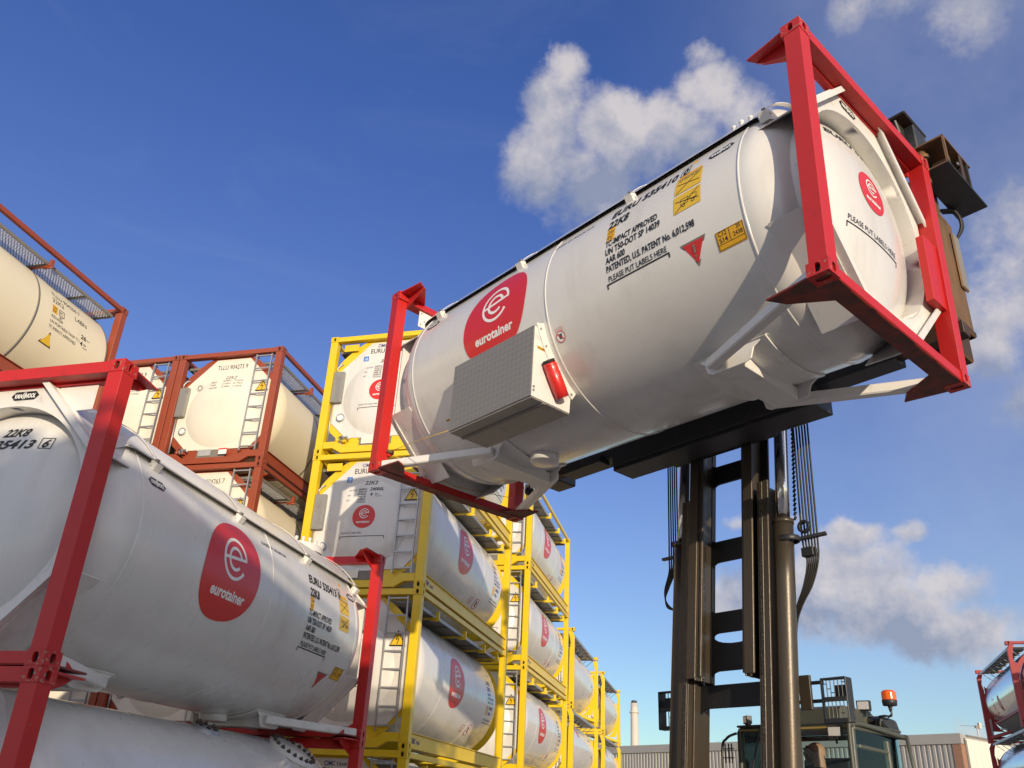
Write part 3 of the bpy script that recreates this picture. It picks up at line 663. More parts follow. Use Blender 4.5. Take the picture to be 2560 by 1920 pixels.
        put_rect(mb, -1.95, -43.2*g, .21, .022, MLO, mp, 0, 1); put_text(mb, 'REMOTE CONTROL', -1.945, -43*g, .2, .014, MBK, mp, .02, 0, .002)
        mb.build('label_strip', bx, sp=.05)
        mb = MB(); mb.tube([(-2.87, -1.04, .26), (-2.86, -1.04, .3)], [.05, .05], MRST, 16); mb.tube([(-2.9, -1.04, .22), (-2.86, -1.04, .26)], [.015, .04], MR, 12)
        mb.tube([(-2.86, -1.04, .29), (-2.1, -1.16, .17), (-1.36, -1.25, .05)], .004, MLY, 5); mb.tube([(-2.86, -1.04, .26), (-2.85, 0, .13), (-2.86, 1.0, .26)], .004, MLY, 5)
        mb.build('remote_cable', root)
    return root

# ================================================= full-frame tank container (yellow or brown)
def make_box(m, brown=False, name_text=None, code='y'):
    root = empty('tank_container'); R = 1.16; ZC = 1.36; mtk = MCR if brown else MW; mcl = MCW if brown else MW
    for sx in (-1, 1):
        mb = MB()
        for sy in (-1, 1): mb.box(2.88, 3.024, sy*1.066, sy*1.215, CZ, HZ-CZ, m)
        mb.box(2.89, 3.018, -1.06, 1.06, 2.478, 2.584, m)
        # cranked bottom beam
        pr = [(-1.06, .12), (-1.06, .26), (-.8, .26), (-.62, .15), (.62, .15), (.8, .26), (1.06, .26), (1.06, .12), (.86, .12), (.68, .02), (-.68, .02), (-.86, .12)]
        mb.prism(pr, 2.9, 3.012, m, 'x')
        fr = mirx(mb, sx).build('end_frame', root, bevel=.005); castings(fr, sx, {MY: MYC, MB_: MBC}.get(m, m))
        mb = MB()
        outer = []
        for k, (sy, sz) in enumerate(((1, 1), (-1, 1), (-1, -1), (1, -1))):
            a0 = k*90; outer += arcp((sy*.5, 1.33+sz*.42), .62, a0+10, a0+80, 6)
        outer = [(max(-1.065, min(1.065, a)), max(.16, min(2.478, b if b > 1.3 else b))) for a, b in outer]
        outer = [(-1.06, .55), (-.62, .155), (.62, .155), (1.06, .55), (1.06, 1.95), (.92, 2.13), (.72, 2.32), (.5, 2.476), (-.5, 2.476), (-.72, 2.32), (-.92, 2.13), (-1.06, 1.95)]
        if sx > 0 and not brown: outer = [(max(-1.06, min(1.06, 1.15*cos(2*pi*k/48))), max(.16, 1.34+1.15*sin(2*pi*k/48))) for k in range(48)]
        if brown and sx > 0: outer = [(1.06*cos(2*pi*k/48), 1.34+1.06*sin(2*pi*k/48)) for k in range(48)]
        ring_plate(mb, outer, 0, 1.33, .95, 2.885, 2.9, m)
        mirx(mb, sx).build('frame_collar', root)
    # near end cladding
    mb = MB(); mb.prism([(-.62, .36), (.66, .36), (1.01, .7), (1.01, 1.79), (.35, 2.44), (-.43, 2.44), (-1.02, 1.85), (-1.02, .64), (-.76, .36)][0:9], -2.915, -2.902, mcl, 'x')
    pr = [(-2.915-.1*(1-(r/.82)**3.2), r) for r in [.82*i/20 for i in range(21)]]
    mb.lathe(pr, mcl, .0, 1.22, 72)
    for k in range(9):
        for p, q in (((-.4, 2.41), (.33, 2.41)), ((.37, 2.39), (.98, 1.8)), ((-.46, 2.39), (-.99, 1.87)), ((-.6, .39), (.62, .39))):
            t = (k+.5)/9; y, z = p[0]+(q[0]-p[0])*t, p[1]+(q[1]-p[1])*t; mb.tube([(-2.915, y, z), (-2.921, y, z)], .009, mcl, 6)
    mb.build('end_cladding', root)
    # recessed valve compartment
    mb = MB(); mb.box(-2.96, -2.6, -.28, .34, .17, .355, MGRY); mb.box(-2.966, -2.961, -.3, .36, .33, .36, mcl); 
    mb.box(-2.975, -2.968, .02, .3, .2, .34, MPLS if brown else MCW)
    vb = mb.build('valve_box', root)
    mb = MB(); mb.lathe([(-3.0, .05), (-2.97, .07), (-2.96, .03), (-2.9, .03)], MG, .72, .32, 16); mb.tube([(-2.98, .72, .32), (-2.98, .6, .36), (-2.98, .55, .3)], .018, MG, 8); mb.ball((-2.97, .8, .3), .045, m, 10, 6); mb.box(-2.98, -2.93, .62, .72, .26, .3, m)
    mb.build('valve', root, sp=.05)
    # ladder
    mb = MB()
    for y in (-.62, -.97): mb.beam((-2.985, y, .27), (-2.985, y, 2.46), .022, .035, MG, upv=(1, 0, 0))
    for k in range(8): z = .36+k*.295; mb.box(-2.995, -2.965, -.96, -.63, z-.012, z+.012, MG)
    for z in (.3, 2.42):
        for y in (-.62, -.97): mb.box(-2.97, -2.9, y-.012, y+.012, z-.01, z+.01, m)
    mb.build('ladder', root)
    mb = MB(); mb.box(-3.0, -2.925, .84, 1.055, 1.12, 1.79, MALU); mb.box(-3.003, -3.0, .86, 1.035, 1.14, 1.77, MALU)
    if not brown:
        for k in range(24):
            z = 1.17+k*.022; mb.box(-3.0045, -3.0031, .89, .89+random.uniform(.06, .13), z, z+.006, MGRY)
    mb.build('document_box', root, bevel=.004)
    mb = MB(); mb.tube([(-2.94, 1.02, .3), (-2.94, 1.03, 1.12)], .016, MG, 8); mb.tube([(-2.94, 1.03, 1.79), (-2.94, 1.03, 1.9), (-2.93, .98, 1.97), (-2.9, .92, 2.0)], .016, MG, 8)
    mb.build('conduit', root, sp=.02)
    mb = MB(); Fn = near_map(2.918); mb.lathe([(-2.918, .085), (-2.945, .085), (-2.945, .065), (-2.94, .06), (-2.94, 0)], MG, .82, .8, 24); put_arc(mb, -.82, .8, .005, .06, 0, 360, MLW, near_map(2.9425)); mb.build('gauge', root)
    mb = MB(); tri_warn(mb, -.83*-1, 1.735, .3, near_map(2.93)); mb.build('warning_triangle', root)
    if not brown:
        mb = MB(); mb.box(-2.955, -2.945, .62, .93, 2.27, 2.42, m); mb.build('bracket_plate', root, bevel=.003)
    # rails
    for sy in (-1, 1):
        mb = MB(); mb.box(-2.85, 2.85, sy*1.14, sy*1.21, 2.485, 2.575, m); mb.build('top_side_rail', root, bevel=.004)
        mb = MB(); mb.box(-2.86, 2.86, sy*1.17, sy*1.18, .05, .265, m); mb.box(-2.86, 2.86, sy*1.09, sy*1.212, .266, .28, m); mb.box(-2.86, 2.86, sy*1.09, sy*1.212, .035, .049, m)
        for x in (-2.2, 1.7): mb.beam((x, sy*1.16, .2), (x+.35, sy*.62, .33), .05, .02, m)
        rl = mb.build('bottom_side_rail', root, bevel=.003)
        if not brown and sy < 0:
            mb = MB(); F = lambda a, b, l: (a, -1.1815-l, b); put_text(mb, 'CIMC', -2.8, .12, .2, .085, MNV, F, .03); put_text(mb, 'TANK', -2.58, .12, .2, .06, MNV, F, .02); mb.build('rail_lettering', rl)
    # walkways
    for sy in (-1, 1):
        mb = MB(); yi, yo = sy*.55, sy*1.08
        if brown:
            z = 2.345
            for y in (yi, yo): mb.box(-2.8, 2.8, y-.012, y+.012, z-.035, z+.02, MGD)
            for x in (-2.8, -1.55, -.3, 1.1, 2.1, 2.8): mb.box(x-.012, x+.012, min(yi, yo), max(yi, yo), z-.035, z+.02, MGD)
            lo, hi = min(yi, yo), max(yi, yo); w = hi-lo
            for s_ in (-1, 1):
                k = 0; x = -2.8-w
                while x < 2.8:
                    a = max(-2.8, x); b = min(2.8, x+w); 
                    if b-a > .01:
                        ya = lo+(a-x); yb = lo+(b-x)
                        if s_ < 0: ya, yb = hi-(ya-lo), hi-(yb-lo)
                        mb.beam((a, ya, z), (b, yb, z), .009, .012, MG)
                    x += .062
        else:
            z = 2.37; xs = [-2.8, -1.9, -.95, 0, .95, 1.9, 2.8]
            for i in range(6):
                x0, x1 = xs[i]+.03, xs[i+1]-.03; n = 9; lo, hi = min(yi, yo), max(yi, yo); st = (hi-lo)/n
                for j in range(n): mb.box(x0, x1, lo+j*st, lo+(j+.62)*st, z-.012, z+.0, MGD); 
                mb.box(x0, x1, lo, hi, z, z+.012, MGD)
                for x in (x0, x1): mb.box(x-.012, x+.012, lo-.006, hi+.006, z-.04, z+.014, MGD)
            for y in (yi, yo): mb.box(-2.8, 2.8, y-.008, y+.008, z-.045, z+.013, MG)
        wk = mb.build('walkway', root)
        for x in (-1.9, -.2, 1.25, 2.35) if not brown else (-1.5, 1.1):
            mb = MB(); mb.box(x-.02, x+.02, sy*.5, sy*1.15, z-.075, z-.046, m); mb.box(x-.03, x+.03, sy*1.12, sy*1.18, z-.07, z+.06, m); mb.tube([(x, sy*1.02, z-.09), (x, sy*1.2, z-.09)], .02, m, 8)
            mb.build('walkway_bracket', wk)
    # tank
    mb = MB(); pr = [(-2.35, R), (2.35, R)] if not brown else [(-2.35, R), (2.855, R)]; mb.lathe(pr, mtk, 0, ZC, 112)
    if brown: mb.lathe([(2.856, R-.003), (2.866, 0)], mtk, 0, ZC, 112, smooth=False)
    for sx in ((-1, 1) if not brown else (-1,)):
        mb.lathe([(sx*(2.35+.5*(max(0, 1-(r/R)**2.6))**.5), r) for r in [R*sin(pi/2*i/20) for i in range(21)]], mtk, 0, ZC, 112)
    for x in ((-1.3, .9) if not brown else ()): mb.lathe([(x-.01, R), (x-.004, R+.004), (x+.004, R+.004), (x+.01, R)], mtk, 0, ZC, 112)
    if brown:
        for x in (-.9, 1.1): mb.lathe([(x-.02, R+.001), (x-.02, R+.006), (x+.02, R+.006), (x+.02, R+.001)], MGRY, 0, ZC, 112)
        mb.lathe([(2.82, R+.001), (2.82, R+.012), (2.845, R+.012), (2.845, R+.001)], MGRY, 0, ZC, 112)
    mb.build('tank_shell', root)
    mb = MB()
    for x in (-1.9, 1.9): mb.prism([(-1.15, .1), (-.5, .24), (.5, .24), (1.15, .1), (1.15, .05), (-1.15, .05)], x-.05, x+.05, m, 'x')
    mb.build('cross_member', root, sp=.05)
    Mn = near_map(lambda a, b: 2.918+.1*max(0, 1-(min(.82, sqrt(a*a+(b-1.22)**2))/.82)**3.2))
    mb = MB(); TT = lambda s, y, z, w, h, mm=MBK, b=.0, k=0: put_text(mb, s, -y, z, w, h, mm, Mn, b, k)
    if brown:
        TT(name_text, .31, 2.2, .71, .11); TT('22K2', .06, 1.95, .26, .085, k=.2)
        for i, (a, b_, c) in enumerate((('MPGM', '36,000KG', '79,366LB'), ('TARE', '3,710KG', '8,179LB'), ('PAYLOAD', '32,290KG', '71,187LB'))):
            z = 1.885-i*.075; TT(a, .38, z-.015, .15 if i < 2 else .2, .042, k=.2); TT(b_, .09, z, .2, .042, k=.2); TT(c, -.17, z, .2, .042, k=.2)
        put_arc(mb, -.64, 1.8, .075, .08, 0, 360, MBK, Mn); put_arc(mb, -.64, 1.8, .04, .055, 0, 360, MBK, Mn)
        put_rect(mb, .18, .2, .2, .13, MLR, near_map(3.014), 0, 1); put_rect(mb, .19, .2, .18, .1, MLW, near_map(3.014), .002, 1)
    else:
        TT('CIMC', .22, 2.33, .19, .07, MNV, .02); TT('TANK', .01, 2.33, .2, .05, MBK, .02)
        TT('EURU', .36, 2.2, .29, .105, k=.0, b=.008); TT('22K2', .12, 1.965, .25, .08, b=.02, k=.15); TT('24000L', -.01, 1.83, .27, .07, b=.02, k=.15); TT('4', -.03, 1.72, .05, .07, b=.02, k=.15)
        TT('Bar', -.13, 1.745, .07, .035); TT('M.A.W.P.', -.13, 1.7, .13, .03)
        for i, (a, b_) in enumerate((('MAX GROSS', '36000KG'), ('', '79366 LB'), ('TARE', '3560KG'), ('', '7848 LB'), ('NET', '32440KG'), ('', '71518 LB'))):
            z = 1.85-i*.052
            if a: TT(a, .43 if a != 'MAX GROSS' else .41, z-.01, .16 if a == 'MAX GROSS' else .07, .034, k=.2)
            TT(b_, .22, z, .17, .038, k=.2, b=.01)
        TT('PLEASE PUT LABELS HERE', .44, 1.0, .4, .03, b=.0)
        put_line(mb, (-.46, .95), (.4, .95), .012, MBK, Mn, 0, 10); put_line(mb, (-.455, .95), (-.455, .9), .012, MBK, Mn); put_line(mb, (.395, .95), (.395, .9), .012, MBK, Mn)
    mb.build('end_lettering', root, sp=.2)
    if not brown:
        mb = MB(); logo(mb, -.03, 1.32, .22, Mn, 2.05); mb.build('end_emblem', root)
        mb = MB(); put_rect(mb, -.5, 2.03, .11, .11, MLB, Mn, 0, 1); put_text(mb, 'LR', -.47, 2.05, .06, .06, MLW, Mn, .02, .2, .003); mb.build('register_sticker', root)
    for side in (-1, 1):
        ms = side_map(R, ZC, side); g = R*rad(1)
        if brown:
            if side > 0: continue
            mb = MB(); T = lambda s, x, z, w, h, b=.0: put_text(mb, s, x, z, w, h, MBK, ms, b)
            T(name_text if name_text != 'TLLU 904273 9' else 'TLLU 904273 9', 1.42, .58, .72, .1); T('22K2', 1.42, .43, .28, .1); T('L4BN', 1.98, .37, .3, .1)
            T('RID/ADR', 1.42, .1, .28, .055); T('UN PORTABLE TANK T11', 1.42, .0, .72, .055); T('TC IMPACT APPROVED', 1.42, -.1, .66, .055)
            T('26', 2.16, .1, .13, .085, .02); T('4', 2.17, -.03, .06, .085, .02); T('cbm', 2.3, .12, .08, .03); T('Bar', 2.26, .0, .07, .04); T('M.A.W.P.', 2.26, -.06, .1, .035)
            put_frame(mb, 1.58, .22, .13, .13, .01, MBK, ms); T('IC', 1.6, .26, .08, .06); T('87', 1.6, .16, .07, .05)
            mb.build('lettering', root, sp=.15)
            mb = MB(); put_rect(mb, 1.42, .2, .12, .16, MLO, ms, 0, 2); put_text(mb, '2.6m', 1.43, .29, .1, .05, MBK, ms, 0, 0, .002); put_text(mb, "8'6\"", 1.43, .22, .09, .05, MBK, ms, 0, 0, .002); tri_warn(mb, 1.52, -.32, .28, ms, 0, False)
            mb.build('yellow_sticker', root, sp=.03)
        else:
            mb = MB(); logo(mb, -.48, .03, .47, ms, 2.2, .03); mb.build('emblem', root)
            mb = MB(); T = lambda s, x, z, w, h, b=.01: put_text(mb, s, x, z, w, h, MNV, ms, b)
            T('EURU', 1.72, .32, .3, .09); T('22K2', 1.72, .2, .26, .08); T('RID/ADR', 1.74, .1, .24, .05); T('UN PORTABLE TANK', 1.74, .02, .5, .05); T('TC IMPACT APPROVED', 1.74, -.06, .5, .05)
            T('24000L', 1.9, -.18, .3, .07); T('4 Bar', 1.9, -.29, .22, .07); T('PLEASE PUT LABELS HERE', 1.72, -.42, .5, .035); put_line(mb, (1.7, -.47), (2.35, -.47), .012, MBK, ms)
            mb.build('lettering', root, sp=.15)
            mb = MB(); put_rect(mb, 1.74, -.31, .1, .2, MLO, ms, 0, 2); mb.build('yellow_sticker', root, sp=.03)
            mb = MB(); no_touch(mb, 1.08, -.72, .13, ms); put_frame(mb, .6, -.8, .17, .15, .008, MLR, ms); put_line(mb, (.63, -.72), (.73, -.72), .01, MLR, ms, 0, 1); put_line(mb, (.63, -.76), (.73, -.76), .01, MLR, ms, 0, 1)
            mb.build('no_touch_sticker', root, sp=.05)
    return root

# ================================================= collar-frame tank container (far stacks, right-hand stacks)
def make_collar(m, tankm, shiny=False):
    root = empty('tank_container'); R = 1.14; ZC = 1.32
    for sx in (-1, 1):
        mb = MB()
        for sy in (-1, 1):
            mb.prism([(sy*1.215, .118), (sy*1.215, 2.3), (sy*1.13, 2.47), (sy*.99, 2.47), (sy*1.06, 2.25), (sy*1.09, 2.05), (sy*1.05, 1.85), (sy*1.03, .118)], 2.9, 3.024, m, 'x')
            # curved gusset webs from post to tank head, leaving rounded openings at the corners
            pl = [(sy*1.04, 1.88)]+[(sy*(.93+.12*cos(rad(a))), 2.03+.14*sin(rad(a))) for a in (-20, -60, -100, -140)]+[(sy*.66, 2.05), (sy*.9, 1.75), (sy*1.0, 1.4), (sy*1.03, 1.1), (sy*.95, .75), (sy*.8, .48), (sy*.6, .3), (sy*1.0, .3), (sy*1.05, .6)]
            mb.prism(pl, 2.84, 2.86, m, 'x')
        mb.box(2.9, 3.018, -1.06, 1.06, 2.5, 2.585, m); mb.box(2.9, 3.018, -1.06, 1.06, .02, .13, m)
        ring_plate(mb, [(1.12*cos(2*pi*k/40), ZC+1.12*sin(2*pi*k/40)) for k in range(40)], 0, ZC, .98, 2.78, 2.86, m)
        fr = mirx(mb, sx).build('end_frame', root, bevel=.006); castings(fr, sx, {MY: MYC, MB_: MBC}.get(m, m))
    mb = MB(); mb.lathe([(-2.35, R), (2.35, R)], tankm, 0, ZC, 96)
    for sx in (-1, 1): mb.lathe([(sx*(2.35+.58*(max(0, 1-(r/R)**2.3))**.5), r) for r in [R*sin(pi/2*i/20) for i in range(21)]], tankm, 0, ZC, 96)
    for x in ([-1.9+.76*k for k in range(6)] if shiny else (-1.1, 1.1)): mb.lathe([(x-.02, R-.001), (x, R+.003), (x+.02, R-.001)], tankm, 0, ZC, 96)
    mb.build('tank_shell', root)
    mb = MB()
    for x in (-1.8, 1.8):
        for sy in (-1, 1): mb.beam((x, sy*.45, .25), (x*1.6, sy*1.1, .08), .1, .1, m)
    mb.build('brace', root, sp=.02)
    mb = MB()
    for sy in (-1, 1):
        mb.box(-2.75, 2.75, sy*.55, sy*1.1, 2.43, 2.445, MGD)
        mb.box(-2.75, 2.75, sy*1.1, sy*1.12, 2.38, 2.46, MG)
        for k in range(8): x = -2.6+k*.74; mb.tube([(x, sy*1.08, 2.42), (x+.2, sy*.75, 2.2)], .012, MG, 5); mb.box(x, x+.03, sy*.55, sy*1.1, 2.4, 2.428, MG)
    mb.build('walkway', root, sp=.05)
    if not shiny:
        mb = MB(); mb.tube([(-2.98, -.75, .5), (-2.98, -.78, 2.4)], .02, MG, 6); mb.tube([(-2.98, -.45, .5), (-2.98, -.45, 1.5), (-2.98, -.62, 2.2)], .012, MGRY, 6)
        for z in (.55, .85, 1.15, 1.45, 1.75, 2.05): mb.tube([(-2.98, -.75, z), (-2.98, -.95, z)], .01, MG, 5)
        mb.tube([(-2.98, -.75, .5), (-3.0, -.95, .5), (-3.0, -1.02, .44)], .02, MG, 6)
        mb.build('pipework', root)
        mb = MB(); mb.box(-2.99, -2.9, -.98, -.7, .18, .42, MGRY); mb.ball((-3.0, -.85, .3), .07, MG, 10, 6); mb.ball((-2.99, -.72, .22), .05, m, 8, 5); mb.box(-3.0, -2.95, -.6, -.3, .15, .3, MG)
        mb.build('valve', root, sp=.05)
        ms = side_map(R, ZC, -1)
        mb = MB(); logo(mb, -.9, .6, .18, ms); mb.build('emblem', root)
        mb = MB(); put_text(mb, 'EURU', 1.6, .5, .25, .07, MNV, ms); put_text(mb, '24000L', 1.6, -.1, .25, .07, MNV, ms); put_rect(mb, 1.9, -.35, .1, .25, MLO, ms, 0, 2); put_rect(mb, 1.7, -.55, .1, .22, MLO, ms, 0, 2); mb.build('lettering', root, sp=.15)
    else:
        ms = side_map(R, ZC, 1)
        mb = MB(); put_text(mb, 'H', -1.35, -.55, .3, .5, MHR, ms, .06); put_text(mb, 'O', -.4, -.55, .34, .5, MHR, ms, .06); mb.build('lettering', root, sp=.15)
        mb = MB(); mb.box(-2.4, 2.4, .85, .95, .52, .58, MHR); mb.prism([(-.9, .55), (.93, .55), (.45, .12), (-.4, .12)], -2.3, 2.3, MGRY, 'x'); mb.box(2.0, 2.1, .6, .9, .3, .34, MLW)
        mb.build('belly_panel', root)
        mb = MB(); mb.box(2.8, 2.88, 1.0, 1.06, .15, .75, MG); mb.build('document_box', root)
    return root
# ================================================= placing the containers
def label_side(o, t, g=None): tag(o, t, 'tank container', g)
def place(o, x, y, tier, yawdeg): o.location = (x, y, tier*HZ+tier*.002); o.rotation_euler = (0, 0, rad(yawdeg)); return o
LIFT = (1.23109554, 7.92157804, 5.44993245); LYAW = -.868969
lifted = make_red('535410', '0', True)
lifted.location = LIFT; lifted.rotation_euler = (-.00768342, .0114614, LYAW)
tag(lifted, 'white tank in red frame hoisted by the lift truck, silver tool box on its side', 'tank container')
A = make_red('535413', '6', False); place(A, -3.668, 9.523, 1, 74.58)
tag(A, 'large white tank with red end frames resting on another at the left edge, numbered 535413', 'tank container')
# the tank underneath it: no sun shield, flanged openings on its crown
A0 = dup(A); place(A0, -3.668, 9.523, 0, 74.58)
for ch in list(A0.children):
    if ch.name.split('.')[0] in ('sun_shield', 'manway', 'maker_badge', 'lettering', 'caution_sticker', 'emblem', 'size_plate', 'red_warning_triangle', 'no_touch_sticker', 'bracket_plate', 'tank_shell'):
        for g in list(ch.children): bpy.data.objects.remove(g)
        bpy.data.objects.remove(ch)
mb = MB(); R0 = 1.235
mb.lathe([(-2.36, R0), (2.36, R0)], MW, 0, 1.295, 128)
for sx in (-1, 1): mb.lathe([(sx*(2.36+.5*(max(0, 1-(r/R0)**2.5))**(1/2.1)), r) for r in [R0*sin(pi/2*i/24) for i in range(25)]], MW, 0, 1.295, 128)
mb.build('tank_shell', A0)
for (cx_, cy_, r_, nb, mm, zt) in ((2.02, -.66, .33, 20, MWF, 2.33), (.4, -.42, .15, 8, MG, 2.44)):
    mb = MB(); T = Matrix.Translation((cx_, cy_, zt)) @ Matrix.Rotation(rad(31 if nb > 8 else 20), 4, 'X')
    mb.lathe([(-.2, r_), (.03, r_), (.05, r_-.02), (.05, 0)], mm, 0, 0, 40, ax='z', T=T)
    mb.lathe([(.0, r_+.012), (.03, r_+.012), (.03, r_-.02)], mm, 0, 0, 40, ax='z', T=T)
    for k in range(nb):
        a = 2*pi*k/nb; px, py = (r_-.035)*cos(a), (r_-.035)*sin(a); mb.tube([T @ Vector((px, py, .03)), T @ Vector((px, py, .09))], .013, MMST, 6); mb.tube([T @ Vector((px, py, .05)), T @ Vector((px, py, .073))], .026, MMST, 6)
    mb.build('bolted_flange', A0)
tag(A0, 'white tank in red frame below the 535413 one, its crown showing a round bolted flange', 'tank container')

Y0 = make_box(MY); B0 = make_box(MB_, True, 'TLLU 904273 9'); F0 = make_collar(MY, MW)
SX = {'D': (-1.635, 17.099, 74.70), 'E': (.478, 24.555, 74.9), 'F': (2.409, 32.182, 75.0), 'G': (4.682, 41.329, 74.89), 'C': (-5.073, 18.179, 74.81), 'B': (-9.475, 11.303, 74.81)}
gy = 'yellow framed tanks in the stacks behind the lift'
words = {3: 'topmost', 2: 'second from the top', 1: 'third from the top', 0: 'bottom one'}
first = True
for st, desc in (('D', 'the nearest yellow stack, beside the brown one'), ('E', 'the yellow stack just behind the nearest')):
    for t in (3, 2, 1, 0):
        o = Y0 if first else dup(Y0); first = False
        place(o, SX[st][0], SX[st][1], t, SX[st][2])
        tag(o, 'white yellow-framed tank, %s of %s' % (words[t], desc), 'tank container', gy)
first = True
for st, desc in (('F', 'first small far stack with curved yellow frames'), ('G', 'farthest stack with curved yellow frames')):
    for t in (2, 1, 0):
        o = F0 if first else dup(F0); first = False
        place(o, SX[st][0], SX[st][1], t, SX[st][2])
        tag(o, 'white tank, %s of the %s' % ({2: 'topmost', 1: 'middle one', 0: 'bottom one'}[t], desc), 'tank container', 'small far tanks with curved yellow frames')
gb = 'cream tanks in brown frames on the left'
B1 = make_box(MB_, True, 'TLLU 904265 7')
Bn = make_box(MB_, True, 'TLLU 904250 7')
def off(st, dx, dy):
    x, y, a = SX[st]; c, s = cos(rad(a)), sin(rad(a)); return x+c*dx-s*dy, y+s*dx+c*dy
cx2, cy2 = off('C', 0, 2.46)
for o, (x, y), t, yaw, lb in (
    (B0, SX['C'][:2], 3, SX['C'][2], 'cream tank in brown frame marked 904273, on top beside the yellow stack'),
    (B1, SX['C'][:2], 2, SX['C'][2], 'cream tank in brown frame marked 904265, under the 904273 one'),
    (dup(B1), SX['C'][:2], 1, SX['C'][2], 'cream tank in brown frame, third down, hidden behind the white tank'),
    (dup(B0), (cx2, cy2), 3, SX['C'][2], 'cream tank in brown frame half hidden by the red post, left of the 904273 one'),
    (dup(B1), (cx2, cy2), 2, SX['C'][2], 'cream tank in brown frame below the half hidden one left of 904273'),
    (Bn, SX['B'][:2], 3, SX['B'][2], 'cream tank in brown frame marked 904250 at the upper left edge, mesh walkway above'),
    (dup(Bn), SX['B'][:2], 2, SX['B'][2], 'cream tank in brown frame below the upper left edge one marked 904250')):
    place(o, x, y, t, yaw); tag(o, lb, 'tank container', gb)
for t in (1, 0):
    o = dup(Bn); place(o, *SX['B'][:2], t, SX['B'][2]); tag(o, 'cream tank in brown frame low in the upper left stack, behind the white tank', 'tank container', gb)
o = dup(B1); place(o, *SX['C'][:2], 0, SX['C'][2]); tag(o, 'cream tank in brown frame at the bottom of the 904273 stack', 'tank container', gb)
for t in (1, 0):
    o = dup(B1); place(o, cx2, cy2, t, SX['C'][2]); tag(o, 'cream tank in brown frame low in the half hidden stack left of 904273', 'tank container', gb)
# second row next to the big white tank (only glimpsed through the gap below it)
ax2, ay2 = -3.668-cos(rad(74.58-90))*2.5, 9.523-sin(rad(74.58-90))*2.5
o = dup(A0); place(o, ax2, ay2, 0, 74.58); tag(o, 'white tank in red frame glimpsed through the gap behind the 535413 one', 'tank container')
# right-hand stacks of steel tanks
H0 = make_collar(MHR, MSTL, True)
hy = 70.0; hx0, hy0 = 17.0, 27.44; ch_, sh_ = cos(rad(hy)), sin(rad(hy))
hcx = hx0-(-LX*ch_-WY*sh_); hcy = hy0-(-LX*sh_+WY*ch_)
first = True
for t, w in ((2, 'topmost'), (1, 'middle'), (0, 'lowest')):
    o = H0 if first else dup(H0); first = False
    place(o, hcx, hcy, t, hy); tag(o, 'polished steel tank in faded red frame at the right edge, %s one of its stack' % w, 'tank container', 'steel tanks at the right edge')
for t in (2, 1, 0):
    o = dup(H0); place(o, hcx-6.9*ch_+1.0*sh_+2.6, hcy-6.9*sh_-1.0*ch_, t, hy); tag(o, 'polished steel tank in faded red frame just outside the right edge', 'tank container', 'steel tanks at the right edge')
# stacks standing behind the photographer: they cast the shade on the lower left
bx, by = 8.1, -12.9
k = 0
for i in range(3):
    for t in (2, 1, 0):
        o = dup(Y0); o.location = (bx-LX-.1-i*6.35, by-(0 if i != 1 else .4), t*HZ); o.rotation_euler = (0, 0, pi if i == 1 else 0)
        tag(o, 'white tank in yellow frame behind the photographer, outside the picture', 'tank container', 'tanks behind the photographer')

# ================================================= lift truck
H = empty('lift_truck', (LIFT[0], LIFT[1], 0), (0, 0, LYAW))
tag(H, 'dark container lift truck with tall greasy mast, holding the white and red tank', 'lift truck')
MC = -.16
def mast(v): return (v[0]+.05*(v[2]-3.7), v[1]+.035*(v[2]-2.4), v[2])
def mm(v): return mast(v)
ZT = 7.6
for s in (-1, 1):
    mb = MB()   # outer rail
    a, b = MC+s*.46, MC+s*.60
    mb.box(a, a+s*.02, 1.84, 2.2, 1.0, 5.4, MMST, T=mm); mb.box(a, b, 1.82, 1.85, 1.0, 5.4, MMST, T=mm); mb.box(a, b, 2.19, 2.23, 1.0, 5.4, MMST, T=mm)
    mb.box(a+s*.02, a+s*.07, 1.815, 1.822, 1.0, 5.39, MGRS, T=mm)
    mb.box(a-s*.03, a+s*.03, 1.9, 1.96, 1.0, 5.38, MMST, T=mm)
    mb.build('outer_rail', H, bevel=.006)
    mb = MB()   # inner rail
    a, b = MC+s*.32, MC+s*.44
    mb.box(a, a+s*.02, 1.76, 2.12, 3.22, ZT, MMST, T=mm); mb.box(a, b, 1.75, 1.78, 3.24, ZT, MMST, T=mm); mb.box(a, b, 2.1, 2.13, 3.2, ZT, MMST, T=mm)
    mb.box(a-s*.012, a+s*.0, 1.86, 1.93, 3.22, ZT, MGRS, T=mm); mb.box(a-s*.01, a, 2.04, 2.06, 3.22, ZT, MGRS, T=mm)
    mb.box(a-s*.05, a-s*.012, 1.79, 1.83, 3.26, ZT, MMST, T=mm)
    mb.build('inner_rail', H, bevel=.005)
    mb = MB()
    cxx = MC+s*.69
    P = lambda z0, z1, n=6: [mast((cxx, 1.98, z0+(z1-z0)*i/n)) for i in range(n+1)]
    mb.tube(P(1.0, 4.9), .112, MMST, 28); mb.tube(P(4.88, 4.93, 1), .118, MMST, 28); mb.tube(P(4.93, 7.6), .078, MCHR, 24)
    mb.build('lift_cylinder', H)
    if s > 0:
        mb = MB()
        for k in range(46):
            z = 4.95+k*.055; p = Vector(mast((cxx+.105, 2.06, z))); mb.tube([p-Vector((.012, 0, .02)), p+Vector((.012, 0, .02))], .016, MSEAL, 5)
        mb.build('lift_chain', H)
mb = MB()
